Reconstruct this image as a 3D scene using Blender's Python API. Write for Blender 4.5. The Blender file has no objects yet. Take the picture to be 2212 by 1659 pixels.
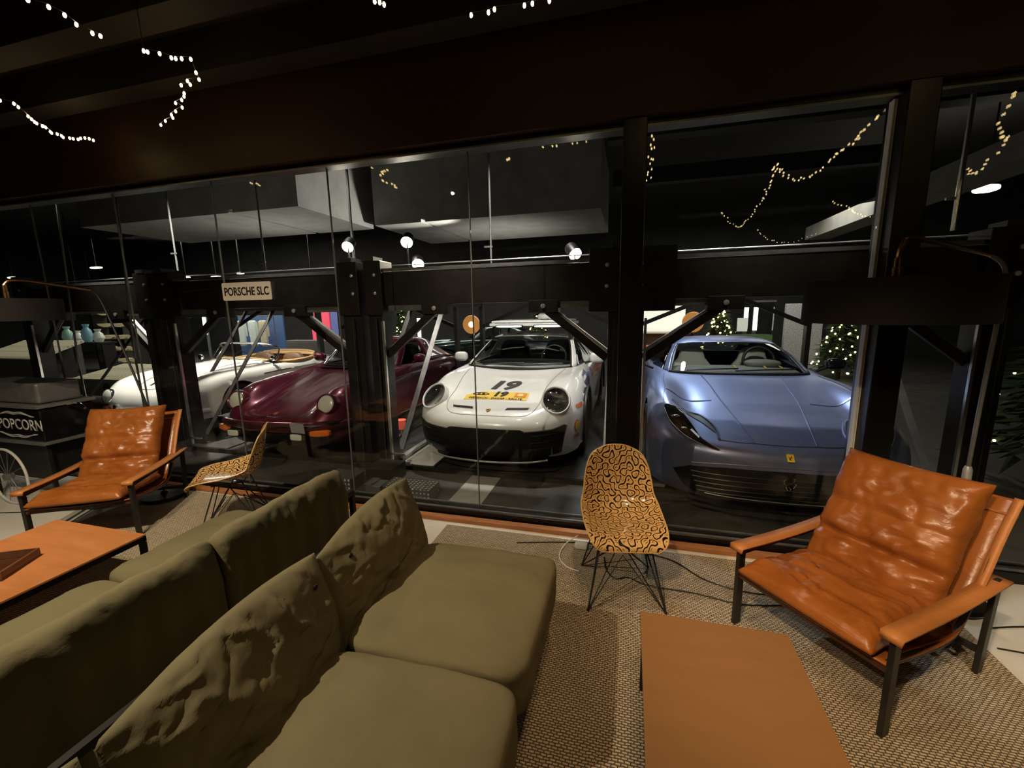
import bpy, bmesh, math, random
from mathutils import Vector, Matrix, noise
from mathutils.bvhtree import BVHTree
PI = math.pi
S = bpy.context.scene
C = S.collection
rnd = random.Random(7)

# ---------------------------------------------------------------- camera
def make_camera():
    yaw, pitch, roll = .269587, .175095, .018492
    f = Vector((-math.sin(yaw)*math.cos(pitch), math.cos(yaw)*math.cos(pitch), -math.sin(pitch)))
    r = Vector((math.cos(yaw), math.sin(yaw), 0)); d = f.cross(r)
    r2 = math.cos(roll)*r + math.sin(roll)*d
    d2 = -math.sin(roll)*r + math.cos(roll)*d
    cd = bpy.data.cameras.new('camera'); cd.sensor_width = 36; cd.lens = 36*918.5/2212
    cd.clip_start = .02; cd.clip_end = 200
    co = bpy.data.objects.new('camera', cd); C.objects.link(co)
    M = Matrix((r2, -d2, -f)).transposed().to_4x4(); M.translation = (0, 0, 1.7)
    co.matrix_world = M
    S.camera = co
make_camera()

# ---------------------------------------------------------------- world, exposure
w = bpy.data.worlds.new('night'); S.world = w; w.use_nodes = True
w.node_tree.nodes['Background'].inputs[0].default_value = (.010, .011, .014, 1)
w.node_tree.nodes['Background'].inputs[1].default_value = .25
S.view_settings.view_transform = 'Standard'; S.view_settings.look = 'None'
S.view_settings.exposure = 0.0; S.view_settings.gamma = 1

# ---------------------------------------------------------------- lights of the two rooms, with added fills
def lamp(name, kind, loc, energy, col=(1, 1, 1), target=None, size=.1, spot=60, blend=.4):
    l = bpy.data.lights.new(name, kind); l.energy = energy; l.color = col
    if kind == 'SPOT': l.spot_size = math.radians(spot); l.spot_blend = blend; l.shadow_soft_size = size
    elif kind == 'AREA': l.shape = 'RECTANGLE'; l.size, l.size_y = (size if isinstance(size, tuple) else (size, size))
    else: l.shadow_soft_size = size
    o = bpy.data.objects.new(name, l); C.objects.link(o); o.location = loc
    if target is not None:
        o.rotation_euler = (Vector(target)-Vector(loc)).to_track_quat('-Z', 'Y').to_euler()
    return o
WARM = (1, .60, .30); NEUT = (1, .94, .84); COOL = (.86, .92, 1)
# lounge: ceiling spots, the last two added as fill
lamp('lounge_spot', 'SPOT', (-2.4, .4, 3.28), 340, (1, .83, .58), (-2.5, 1.6, 0), .018, 125, 1)      # over the two sofas
lamp('lounge_spot', 'SPOT', (-.6, -.6, 3.28), 400, (1, .74, .44), (1.15, 2.25, .3), .05, 38, .9)       # on the right armchair
lamp('lounge_spot', 'SPOT', (.35, .55, 3.28), 75, (1, .66, .34), (.35, 1.35, .3), .05, 75, 1)         # over the brown table
lamp('lounge_spot', 'SPOT', (.1, 1.6, 3.28), 60, (1, .68, .38), (.05, 2.5, .3), .05, 66, 1)           # over the right shell chair
lamp('lounge_spot', 'SPOT', (-2.7, .2, 3.28), 230, (1, .84, .62), (-4.7, 2.4, 0), .018, 66, 1)           # added to brighten the left armchair and its floor
lamp('lounge_spot', 'SPOT', (1.6, .9, 3.28), 170, (1, .82, .56), (2.35, 2.6, 0), .05, 44, .8)           # added to brighten the pale floor at right
# garage: ceiling spots over the hoods of the parked cars
for x, e, y in ((-6.1, 1400, 4.75), (-3.7, 230, 4.65), (-1.30, 470, 4.60), (.95, 250, 4.60)):
    lamp('bay_spot', 'SPOT', (x, y, 3.9), e, NEUT, (x, y+.35, .5), .06, 70, .7)
lamp('cabin_fill', 'SPOT', (1.2, 3.36, 3.0), 120, NEUT, (1.1, 5.9, 1.0), .05, 26, .8)  # added light on the blue car's seats, no fixture
for x, e in ((-6.2, 80), (-3.7, 45), (-1.3, 60), (1.05, 35)):
    lamp('bay_fill', 'SPOT', (x, 3.36, 3.0), e, NEUT, (x, 5.6, .9), .06, 80, .8)
lamp('bay_spot', 'SPOT', (-4.6, 8.9, 3.4), 90, NEUT, (-4.4, 10.8, .6), .06, 60, .8)  # added spot without fixture, brightens the dark green coupe
lamp('hood_glow', 'SPOT', (.35, 8.0, 4.62), 700, (.72, .86, 1), (.8, 4.5, .8), .12, 36, .9)
lamp('brace_fill', 'SPOT', (1.75, 4.3, 3.4), 60, NEUT, (2.5, 4.7, .8), .05, 50, .6)  # added to brighten the side brace right of the blue car
# ---------------------------------------------------------------- materials
def mat(name, col, rough=.5, metal=0., spec=.5, coat=0., emit=None, es=0., trans=0., ior=1.45, alpha=1.):
    m = bpy.data.materials.new(name); m.use_nodes = True
    b = m.node_tree.nodes['Principled BSDF']; i = b.inputs
    i['Base Color'].default_value = (*col, 1); i['Roughness'].default_value = rough; i['Metallic'].default_value = metal
    i['Specular IOR Level'].default_value = spec; i['Coat Weight'].default_value = coat; i['Coat Roughness'].default_value = .04
    i['Transmission Weight'].default_value = trans; i['IOR'].default_value = ior; i['Alpha'].default_value = alpha
    if emit: i['Emission Color'].default_value = (*emit, 1); i['Emission Strength'].default_value = es
    return m
class NT:
    def __init__(s, m): s.t = m.node_tree; s.b = s.t.nodes['Principled BSDF']
    def n(s, typ, **k):
        nd = s.t.nodes.new(typ)
        for a, v in k.items():
            if a in nd.inputs.keys() if isinstance(a, str) else False: nd.inputs[a].default_value = v
            else: setattr(nd, a, v)
        return nd
    def l(s, a, b): s.t.links.new(a, b)
    def coord(s, kind='Object', scale=(1, 1, 1), rot=(0, 0, 0)):
        t = s.n('ShaderNodeTexCoord'); m = s.n('ShaderNodeMapping')
        m.inputs['Scale'].default_value = scale; m.inputs['Rotation'].default_value = rot
        s.l(t.outputs[kind], m.inputs[0]); return m.outputs[0]
    def ramp(s, fac, stops):
        r = s.n('ShaderNodeValToRGB'); e = r.color_ramp.elements
        while len(e) < len(stops): e.new(.5)
        for q, (p, c) in zip(e, stops): q.position = p; q.color = (*c, 1)
        s.l(fac, r.inputs[0]); return r.outputs[0]
    def bump(s, h, st, dist=.01):
        b = s.n('ShaderNodeBump'); b.inputs['Strength'].default_value = st; b.inputs['Distance'].default_value = dist
        s.l(h, b.inputs['Height']); s.l(b.outputs[0], s.b.inputs['Normal']); return b
def noisy(name, c1, c2, scale=6, rough=.6, bump=0, bscale=None, detail=6, metal=0, stretch=(1, 1, 1), spec=.5, rr=None, dist=.01):
    m = mat(name, c1, rough, metal, spec); t = NT(m); co = t.coord('Object', stretch)
    n = t.n('ShaderNodeTexNoise'); n.inputs['Scale'].default_value = scale; n.inputs['Detail'].default_value = detail
    t.l(co, n.inputs['Vector']); t.l(t.ramp(n.outputs[0], [(.32, c1), (.68, c2)]), t.b.inputs['Base Color'])
    if rr:
        mr = t.n('ShaderNodeMapRange'); mr.inputs[3].default_value = rr[0]; mr.inputs[4].default_value = rr[1]
        t.l(n.outputs[0], mr.inputs[0]); t.l(mr.outputs[0], t.b.inputs['Roughness'])
    if bump:
        n2 = t.n('ShaderNodeTexNoise'); n2.inputs['Scale'].default_value = bscale or scale*5; n2.inputs['Detail'].default_value = 4
        t.l(co, n2.inputs['Vector']); t.bump(n2.outputs[0], bump, dist)
    return m
M = {}
M['steel'] = noisy('black_steel', (.012, .011, .010), (.022, .020, .018), 9, .42)
M['frame'] = noisy('black_frame', (.003, .0025, .002), (.005, .004, .0035), 6, .35)
M['ceil'] = noisy('dark_ceiling', (.007, .004, .0022), (.012, .0065, .0035), 3, .8)
M['header'] = noisy('dark_header', (.035, .016, .008), (.048, .022, .011), 1.2, .55)
M['garage_dark'] = noisy('charcoal_paint', (.020, .020, .021), (.030, .030, .031), 2, .8)
M['soffit'] = noisy('grey_plaster', (.26, .255, .24), (.33, .325, .30), 3, .85)
M['tile'] = noisy('pale_floor', (.62, .58, .50), (.74, .70, .62), 2.5, .45)
M['gfloor'] = noisy('garage_concrete', (.030, .029, .027), (.055, .053, .049), 5, .5, .15, 40)
M['deck'] = noisy('dark_deck', (.022, .020, .018), (.045, .042, .038), 12, .45, .2, 120)
M['galv'] = noisy('galvanised_steel', (.46, .46, .45), (.66, .66, .64), 10, .38, .1, 60, metal=.55)
M['grey'] = noisy('grey_steel', (.16, .155, .15), (.24, .235, .225), 8, .4, metal=.5)
M['bright'] = noisy('bright_steel', (.75, .74, .70), (.88, .87, .84), 8, .25, metal=.9)
M['chrome'] = mat('chrome', (.85, .85, .86), .06, 1)
M['copper'] = mat('copper_tube', (.75, .42, .22), .22, 1)
M['black'] = mat('black_plastic', (.008, .008, .008), .45)
M['gloss_black'] = mat('gloss_black', (.006, .006, .007), .08, 0, .5, .5)
M['rubber'] = noisy('rubber', (.012, .012, .012), (.02, .02, .02), 30, .8)
M['sill'] = noisy('orange_wood', (.30, .11, .035), (.42, .17, .06), 3, .5, stretch=(1, 12, 12))
M['white'] = mat('white_paint', (.8, .8, .78), .4)
M['cream'] = mat('cream_sign', (.72, .66, .56), .45)
M['ink'] = mat('black_ink', (.01, .01, .01), .5)
M['bulb'] = mat('warm_bulb', (1, .8, .4), .4, emit=(1, .72, .30), es=22)
M['bulb_far'] = mat('small_bulb', (1, .85, .4), .4, emit=(1, .82, .30), es=9)
M['lamp_on'] = mat('lit_spot', (1, 1, 1), .4, emit=(1, .90, .72), es=60)
M['tube'] = mat('lit_tube', (1, 1, 1), .4, emit=(1, .97, .78), es=2.6)
M['screen'] = mat('lit_panel', (1, 1, 1), .4, emit=(.80, .86, .70), es=.6)
def glass(name, tint, f0=.04, rough=0., extra=0.):
    """thin pane: clear, with Schlick reflection on either side"""
    m = bpy.data.materials.new(name); m.use_nodes = True; t = m.node_tree; t.nodes.clear()
    o = t.nodes.new('ShaderNodeOutputMaterial'); mx = t.nodes.new('ShaderNodeMixShader')
    tr = t.nodes.new('ShaderNodeBsdfTransparent'); gl = t.nodes.new('ShaderNodeBsdfGlossy'); lw = t.nodes.new('ShaderNodeLayerWeight')
    tr.inputs[0].default_value = (*tint, 1); gl.inputs['Roughness'].default_value = rough; lw.inputs[0].default_value = .5
    pw = t.nodes.new('ShaderNodeMath'); pw.operation = 'POWER'; pw.inputs[1].default_value = 5
    ma = t.nodes.new('ShaderNodeMath'); ma.operation = 'MULTIPLY_ADD'; ma.inputs[1].default_value = 1-f0; ma.inputs[2].default_value = f0+extra
    t.links.new(lw.outputs['Facing'], pw.inputs[0]); t.links.new(pw.outputs[0], ma.inputs[0]); t.links.new(ma.outputs[0], mx.inputs[0])
    t.links.new(tr.outputs[0], mx.inputs[1]); t.links.new(gl.outputs[0], mx.inputs[2]); t.links.new(mx.outputs[0], o.inputs[0])
    return m
M['pane'] = glass('window_glass', (.95, .96, .955), .03, 0, .0)
M['carglass'] = glass('car_glass', (.80, .83, .81), .04, .01)
M['darkglass'] = glass('dark_glass', (.30, .32, .32), .05, .02)
M['clearglass'] = glass('lens_glass', (.88, .89, .89), .06, .02)
# woven rug
def rug_mat(name, c1, c2, cm):
    m = mat(name, c1, .9, spec=.2); t = NT(m); co = t.coord('Object', (1, 1, 1))
    nz = t.n('ShaderNodeTexNoise'); nz.inputs['Scale'].default_value = 30; t.l(co, nz.inputs['Vector'])
    ad = t.n('ShaderNodeMixRGB'); ad.blend_type = 'ADD'; ad.inputs[0].default_value = .010
    t.l(co, ad.inputs[1]); t.l(nz.outputs[1], ad.inputs[2])
    b = t.n('ShaderNodeTexBrick'); b.offset = .5
    for k, v in (('Scale', 1.), ('Brick Width', .024), ('Row Height', .012), ('Mortar Size', .0028), ('Mortar Smooth', .8), ('Bias', 0.)): b.inputs[k].default_value = v
    b.inputs['Color1'].default_value = (*c1, 1); b.inputs['Color2'].default_value = (*c2, 1); b.inputs['Mortar'].default_value = (*cm, 1)
    t.l(ad.outputs[0], b.inputs['Vector']); t.l(b.outputs['Color'], t.b.inputs['Base Color'])
    iv = t.n('ShaderNodeMath'); iv.operation = 'SUBTRACT'; iv.inputs[0].default_value = 1; t.l(b.outputs['Fac'], iv.inputs[1])
    t.bump(iv.outputs[0], 1., .006); return m
M['rug'] = rug_mat('woven_rug', (.50, .40, .28), (.62, .52, .38), (.15, .11, .07))
# leather, fabric, wood
def leather(name, c1, c2, rough=.36):
    m = noisy(name, c1, c2, 5, rough, 0, rr=(rough-.08, rough+.14)); t = NT(m); co = t.coord('Object', (.4, 1, 1))
    n = t.n('ShaderNodeTexNoise'); n.inputs['Scale'].default_value = 14; n.inputs['Detail'].default_value = 8; n.inputs['Distortion'].default_value = 1.2
    v = t.n('ShaderNodeTexVoronoi'); v.inputs['Scale'].default_value = 260
    t.l(co, n.inputs['Vector']); t.l(co, v.inputs['Vector'])
    mx = t.n('ShaderNodeMath'); mx.operation = 'MULTIPLY_ADD'; mx.inputs[1].default_value = .06
    t.l(v.outputs[0], mx.inputs[0]); t.l(n.outputs[0], mx.inputs[2]); t.bump(mx.outputs[0], .38, .012)
    return m
M['leather'] = leather('cognac_leather', (.27, .078, .014), (.37, .116, .024), .26)
M['strap'] = leather('tan_strap_leather', (.46, .165, .045), (.54, .21, .06), .42)
M['darkleather'] = leather('dark_leather', (.05, .018, .008), (.08, .03, .012))
def fabric(name, c1, c2):
    m = noisy(name, c1, c2, 4, .85, 0, spec=.25); t = NT(m); co = t.coord('Object')
    n = t.n('ShaderNodeTexNoise'); n.inputs['Scale'].default_value = 9; n.inputs['Detail'].default_value = 5; n.inputs['Distortion'].default_value = .6
    w_ = t.n('ShaderNodeTexNoise'); w_.inputs['Scale'].default_value = 400
    t.l(co, n.inputs['Vector']); t.l(co, w_.inputs['Vector'])
    mx = t.n('ShaderNodeMath'); mx.operation = 'MULTIPLY_ADD'; mx.inputs[1].default_value = .05
    t.l(w_.outputs[0], mx.inputs[0]); t.l(n.outputs[0], mx.inputs[2]); t.bump(mx.outputs[0], .35, .02); return m
M['khaki'] = fabric('khaki_canvas', (.178, .152, .082), (.208, .180, .100))
M['tabletop'] = noisy('brown_veneer', (.265, .128, .045), (.285, .138, .049), 3, .5, stretch=(1, 6, 1))
M['woodtop'] = noisy('orange_plywood', (.46, .17, .055), (.56, .22, .075), 4, .4, stretch=(1, 5, 1))
def squiggle():
    """maze of rounded black strokes: quarter arcs turned at random in a fine grid"""
    m = mat('patterned_shell', (.66, .38, .15), .18, 0, .5, .4); t = NT(m); co = t.coord('UV', (27, 24, 1))
    nz = t.n('ShaderNodeTexNoise'); nz.inputs['Scale'].default_value = .55; nz.inputs['Detail'].default_value = 1; t.l(co, nz.inputs['Vector'])
    def vm(op, x, y=None):
        n = t.n('ShaderNodeVectorMath'); n.operation = op
        for k, q in enumerate((x, y)):
            if q is None: continue
            if isinstance(q, tuple): n.inputs[k].default_value = q
            else: t.l(q, n.inputs[k])
        return n
    def fm(op, x, y=None):
        n = t.n('ShaderNodeMath'); n.operation = op
        for k, q in enumerate((x, y)):
            if q is None: continue
            if isinstance(q, (int, float)): n.inputs[k].default_value = q
            else: t.l(q, n.inputs[k])
        return n.outputs[0]
    w_ = vm('MULTIPLY', nz.outputs[1], (1.5, 1.5, 0)).outputs[0]
    q = vm('MULTIPLY', vm('ADD', co, w_).outputs[0], (1, 1, 0)).outputs[0]
    cell = vm('FLOOR', q).outputs[0]; f = vm('FRACTION', q).outputs[0]
    wn = t.n('ShaderNodeTexWhiteNoise'); wn.noise_dimensions = '2D'; t.l(cell, wn.inputs['Vector'])
    sp = t.n('ShaderNodeSeparateXYZ'); t.l(f, sp.inputs[0])
    r = fm('GREATER_THAN', wn.outputs['Value'], .5)
    x = fm('ABSOLUTE', fm('SUBTRACT', r, sp.outputs[0])); y = sp.outputs[1]
    def ring(xx, yy): return fm('ABSOLUTE', fm('SUBTRACT', fm('SQRT', fm('ADD', fm('MULTIPLY', xx, xx), fm('MULTIPLY', yy, yy))), .5))
    d = fm('MINIMUM', ring(x, y), ring(fm('SUBTRACT', 1, x), fm('SUBTRACT', 1, y)))
    line = fm('GREATER_THAN', d, .095)
    # paired short dashes inside some of the loops
    sc = t.n('ShaderNodeSeparateColor'); t.l(wn.outputs['Color'], sc.inputs[0])
    st = fm('GREATER_THAN', fm('ABSOLUTE', fm('SUBTRACT', fm('FRACT', fm('MULTIPLY', fm('ADD', x, y), 3.2)), .5)), .17)
    off = fm('MAXIMUM', st, fm('LESS_THAN', d, .27)); off = fm('MAXIMUM', off, fm('LESS_THAN', sc.outputs[1], .45))
    t.l(t.ramp(fm('MINIMUM', line, off), [(.4, (.012, .008, .005)), (.6, (.68, .41, .16))]), t.b.inputs['Base Color'])
    return m
M['shell'] = squiggle()

# ---------------------------------------------------------------- mesh helpers
def V(*a): return Vector(a)
class MB:
    def __init__(s): s.v = []; s.f = []; s.uv = None
    def add(s, vs, fs):
        o = len(s.v); s.v += [tuple(p) for p in vs]; s.f += [tuple(i+o for i in f) for f in fs]; return s
    def box(s, c, d, rz=0, T=None):
        hx, hy, hz = d[0]/2, d[1]/2, d[2]/2
        R_ = T if T is not None else Matrix.Rotation(rz, 3, 'Z')
        vs = [R_ @ V(x*hx, y*hy, z*hz) + V(*c) for x in (-1, 1) for y in (-1, 1) for z in (-1, 1)]
        return s.add(vs, [(0, 1, 3, 2), (4, 6, 7, 5), (0, 4, 5, 1), (2, 3, 7, 6), (0, 2, 6, 4), (1, 5, 7, 3)])
    def bb(s, a, b): return s.box([(a[i]+b[i])/2 for i in range(3)], [abs(b[i]-a[i]) for i in range(3)])
    def bar(s, a, b, w, h, up=(0, 0, 1)):
        a, b = V(*a), V(*b); y = (b-a).normalized(); u = V(*up)
        if abs(u.dot(y)) > .98: u = V(0, 1, 0)
        x = y.cross(u).normalized(); z = x.cross(y)
        return s.box((a+b)/2, (w, (b-a).length, h), T=Matrix((x, y, z)).transposed())
    def tube(s, pts, r, n=8, closed=False):
        pts = [V(*p) for p in pts]; k = len(pts); rs = r if isinstance(r, (list, tuple)) else [r]*k
        vs = []; prev = None
        for i, p in enumerate(pts):
            if closed: t = pts[(i+1) % k]-pts[i-1]
            else: t = pts[min(i+1, k-1)]-pts[max(i-1, 0)]
            t.normalize()
            if prev is None: u = t.orthogonal().normalized()
            else: u = (prev-t*prev.dot(t)).normalized()
            prev = u; w_ = t.cross(u)
            vs += [p+(u*math.cos(q*2*PI/n)+w_*math.sin(q*2*PI/n))*rs[i] for q in range(n)]
        fs = [(i*n+j, i*n+(j+1) % n, ((i+1) % k)*n+(j+1) % n, ((i+1) % k)*n+j) for i in range(k if closed else k-1) for j in range(n)]
        if not closed: fs += [tuple(range(n-1, -1, -1)), tuple(range((k-1)*n, k*n))]
        return s.add(vs, fs)
    def lathe(s, prof, n=24, T=None, c=(0, 0, 0)):
        T = T or Matrix.Identity(3); k = len(prof)
        vs = [T @ V(r*math.cos(j*2*PI/n), r*math.sin(j*2*PI/n), z) + V(*c) for r, z in prof for j in range(n)]
        fs = [(i*n+j, i*n+(j+1) % n, (i+1)*n+(j+1) % n, (i+1)*n+j) for i in range(k-1) for j in range(n)]
        if prof[0][0] > 1e-4: fs.append(tuple(range(n-1, -1, -1)))
        if prof[-1][0] > 1e-4: fs.append(tuple(range((k-1)*n, k*n)))
        return s.add(vs, fs)
    def ball(s, c, r, n=10, sc=(1, 1, 1)):
        m = n//2+1
        return s.lathe([(r*math.sin(PI*i/m), -r*math.cos(PI*i/m)) for i in range(m+1)], n, Matrix.Diagonal(sc), c)
    def grid(s, P, flip=False):
        k, n = len(P), len(P[0])
        fs = [(i*n+j, i*n+j+1, (i+1)*n+j+1, (i+1)*n+j) for i in range(k-1) for j in range(n-1)]
        return s.add([p for r in P for p in r], [f[::-1] for f in fs] if flip else fs)
    def prism(s, poly, h, T=None, c=(0, 0, 0)):
        T = T or Matrix.Identity(3); n = len(poly)
        vs = [T @ V(x, y, z) + V(*c) for z in (0, h) for x, y in poly]
        return s.add(vs, [tuple(range(n-1, -1, -1)), tuple(range(n, 2*n))]+[(i, (i+1) % n, n+(i+1) % n, n+i) for i in range(n)])
    def superbox(s, c, h, p=8, n=14, fn=None, T=None):
        faces = []; vs = []; idx = {}
        def key(a): return tuple(round(q, 5) for q in a)
        for ax in range(3):
            for sg in (-1, 1):
                for i in range(n):
                    for j in range(n):
                        q = []
                        for di, dj in ((0, 0), (1, 0), (1, 1), (0, 1)):
                            a = [0, 0, 0]; a[ax] = sg
                            a[(ax+1) % 3] = math.tan((-1+2*(i+di)/n)*.7854); a[(ax+2) % 3] = math.tan((-1+2*(j+dj)/n)*.7854)
                            k = key(a)
                            if k not in idx: idx[k] = len(vs); vs.append(a)
                            q.append(idx[k])
                        faces.append(tuple(q if sg > 0 else q[::-1]))
        out = []
        for a in vs:
            sc = sum(abs(q)**p for q in a)**(-1/p); u = V(a[0]*sc, a[1]*sc, a[2]*sc)
            P = V(u.x*h[0], u.y*h[1], u.z*h[2])
            if fn: P = fn(u, P)
            out.append((T @ P if T is not None else P)+V(*c))
        return s.add(out, faces)
    def build(s, name, m, parent=None, smooth=35, bevel=0, sub=0, solid=0, loc=None, recalc=True):
        me = bpy.data.meshes.new(name); me.from_pydata(s.v, [], s.f)
        if recalc:
            b = bmesh.new(); b.from_mesh(me); bmesh.ops.remove_doubles(b, verts=b.verts, dist=1e-5)
            bmesh.ops.recalc_face_normals(b, faces=b.faces); b.to_mesh(me); b.free()
        return mk(name, me, m, parent, smooth, bevel, sub, solid, loc)
def mk(name, me, m, parent=None, smooth=35, bevel=0, sub=0, solid=0, loc=None):
    me.materials.clear()
    for q in (m if isinstance(m, (list, tuple)) else [m]): me.materials.append(M[q] if isinstance(q, str) else q)
    if smooth:
        me.polygons.foreach_set('use_smooth', [True]*len(me.polygons))
        if smooth < 180: me.set_sharp_from_angle(angle=math.radians(smooth))
    o = bpy.data.objects.new(name, me); C.objects.link(o)
    if parent is not None: o.parent = parent
    if loc: o.location = loc
    if solid:
        q = o.modifiers.new('solid', 'SOLIDIFY'); q.thickness = solid; q.offset = 0
    if bevel:
        q = o.modifiers.new('bevel', 'BEVEL'); q.width = bevel; q.segments = 2; q.limit_method = 'ANGLE'; q.angle_limit = math.radians(40)
    if sub:
        q = o.modifiers.new('sub', 'SUBSURF'); q.levels = sub; q.render_levels = sub
    return o
def thing(name, label, cat, loc=(0, 0, 0), rz=0, group=None):
    o = bpy.data.objects.new(name, None); C.objects.link(o); o.location = loc; o.rotation_euler = (0, 0, rz)
    o.empty_display_size = .1; return tag(o, label, cat, group)
def tag(o, label, cat, group=None, kind=None):
    o['label'] = label; o['category'] = cat
    if group: o['group'] = group
    if kind: o['kind'] = kind
    return o
def struct(o): o['kind'] = 'structure'; return o
def dup(root, loc=None, rz=None, label=None, group=None):
    def cp(o, par):
        c = o.copy(); C.objects.link(c)
        if par is not None: c.parent = par
        for ch in o.children: cp(ch, c)
        return c
    r = cp(root, None)
    if loc is not None: r.location = loc
    if rz is not None: r.rotation_euler = (0, 0, rz)
    if label: r['label'] = label
    if group: r['group'] = group
    return r
def fbm(x, y, z=0, o=4):
    return noise.fractal(V(x, y, z), 1., 2., o)
def smoothpath(pts, k=8, closed=False):
    pts = [V(*p) for p in pts]; n = len(pts); out = []
    for i in range(n if closed else n-1):
        g = lambda j: pts[j % n] if closed else pts[max(0, min(n-1, j))]
        a, b, c_, d = g(i-1), g(i), g(i+1), g(i+2)
        for q in range(k):
            t = q/k
            out.append(.5*((2*b)+(-a+c_)*t+(2*a-5*b+4*c_-d)*t*t+(-a+3*b-3*c_+d)*t**3))
    if not closed: out.append(pts[-1])
    return out
def textmesh(body, size, bold=0., sx=1., shear=0., align='CENTER', space=1.):
    cu = bpy.data.curves.new('lettering', 'FONT'); cu.body = body; cu.size = size; cu.align_x = align; cu.align_y = 'CENTER'
    cu.offset = bold; cu.shear = shear; cu.space_character = space; cu.resolution_u = 4
    o = bpy.data.objects.new('lettering', cu); C.objects.link(o)
    dg = bpy.context.evaluated_depsgraph_get(); me = bpy.data.meshes.new_from_object(o.evaluated_get(dg))
    bpy.data.objects.remove(o); bpy.data.curves.remove(cu)
    for v in me.vertices: v.co.x *= sx
    return me
def text_obj(name, body, size, T, m, parent=None, bold=0., sx=1., shear=0., thick=.002, space=1.):
    me = textmesh(body, size, bold, sx, shear, space=space)
    b = bmesh.new(); b.from_mesh(me); g = bmesh.ops.extrude_face_region(b, geom=b.faces[:])
    for v in [e for e in g['geom'] if isinstance(e, bmesh.types.BMVert)]: v.co.z += thick
    bmesh.ops.transform(b, matrix=T, verts=b.verts); b.to_mesh(me); b.free(); me.name = name
    return mk(name, me, m, parent, 0)
FACE = Matrix(((1, 0, 0, 0), (0, 0, -1, 0), (0, 1, 0, 0), (0, 0, 0, 1)))   # text plane turned to face -Y
def at(T, x, y, z): return Matrix.Translation((x, y, z)) @ T
# ================================================================ the setting
GY = 3.10; TOP = 2.86
MB().bb((-9, -4.5, -.10), (4.6, 3.06, 0)).build('floor', 'tile', smooth=0)['kind'] = 'structure'
struct(MB().bb((-9, -4.5, 3.55), (4.6, 3.3, 3.7)).build('ceiling', 'ceil', smooth=0))
for k, y in enumerate((2.6, 2.05, 1.5, .9, .3, -.4, -1.2, -2.2, -3.2)):
    struct(MB().bb((-9, y-.09, 3.30), (4.6, y+.09, 3.549)).build('trim_%d' % (k+1), 'ceil', smooth=0))
struct(MB().bb((-9, 2.98, TOP), (4.6, 3.22, 3.549)).build('wall_front', 'header', smooth=0))
struct(MB().bb((-9, -4.6, 0), (4.6, -4.5, 3.55)).build('wall_back', 'ceil', smooth=0))
struct(MB().bb((-9.1, -4.6, 0), (-9, 3.2, 3.55)).build('wall_left', 'ceil', smooth=0))
struct(MB().bb((4.6, -4.6, 0), (4.7, 3.2, 3.55)).build('wall_right', 'ceil', smooth=0))
# orange timber strip along the glass
struct(MB().bb((-9, 2.96, 0), (1.40, 3.02, .035)).build('baseboard_front', 'sill', smooth=0, bevel=.004))
# glass wall: bottom track, top track, mullions, panes
tr = MB().bb((-9, 3.04, 0), (4.6, 3.16, .075)).build('trim_10', 'frame', smooth=0, bevel=.004); struct(tr)
tr = MB().bb((-9, 3.05, .0755), (4.6, 3.06, .088)).bb((-9, 3.14, .0755), (4.6, 3.15, .088)).build('trim_11', 'grey', smooth=0); struct(tr)
tr = MB().bb((-9, 3.05, TOP-.045), (4.6, 3.15, TOP-.001)).build('trim_12', 'frame', smooth=0); struct(tr)
tr = MB().bb((-9, 3.035, TOP-.047), (4.6, 3.043, TOP-.035)).build('trim_13', 'grey', smooth=0); struct(tr)
for k, (x0, x1, y0, y1) in enumerate(((-.072, .075, 3.0, 3.2), (1.405, 1.552, 2.98, 3.2))):
    struct(MB().bb((x0, y0, 0), (x1, y1, TOP)).build('trim_%d' % (14+k), 'frame', smooth=0, bevel=.006))
# aluminium edge inside the right mullion, white paint standing for its lit gleam
struct(MB().bb((1.386, 3.075, .09), (1.3925, 3.125, TOP-.05)).bb((1.3965, 3.075, .09), (1.403, 3.125, TOP-.05)).build('trim_17', 'white', smooth=0))
seams = [-8.9, -7.02, -5.86, -4.70, -3.52, -2.345, -1.155, -.074]
for k in range(len(seams)-1):
    struct(MB().bb((seams[k]+.004, 3.095, .08), (seams[k+1]-.004, 3.105, TOP-.045)).build('window_%d' % (k+1), 'pane', smooth=0))
    if k: struct(MB().bb((seams[k]-.0035, 3.093, .08), (seams[k]+.0035, 3.107, TOP-.045)).build('trim_%d' % (20+k), 'grey', smooth=0))
for k, (a, b) in enumerate(((.076, 1.385), (1.553, 4.6),)):
    struct(MB().bb((a, 3.095, .08), (b, 3.105, TOP-.045)).build('window_%d' % (9+k), 'pane', smooth=0))
# rugs
def rug(name, x0, x1, y0, y1, label):
    o = MB().box((0, 0, .005), (x1-x0, y1-y0, .010)).build(name, 'rug', smooth=0, loc=((x0+x1)/2, (y0+y1)/2, .001))
    tag(o, label, 'rug')
rug('woven_rug', -1.36, 1.74, -.9, 2.90, 'beige woven rug under the brown table, right armchair and sofa ends')
rug('woven_rug', -4.40, -2.0, .2, 2.93, 'beige woven rug under the left armchair and orange wooden table')

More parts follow.
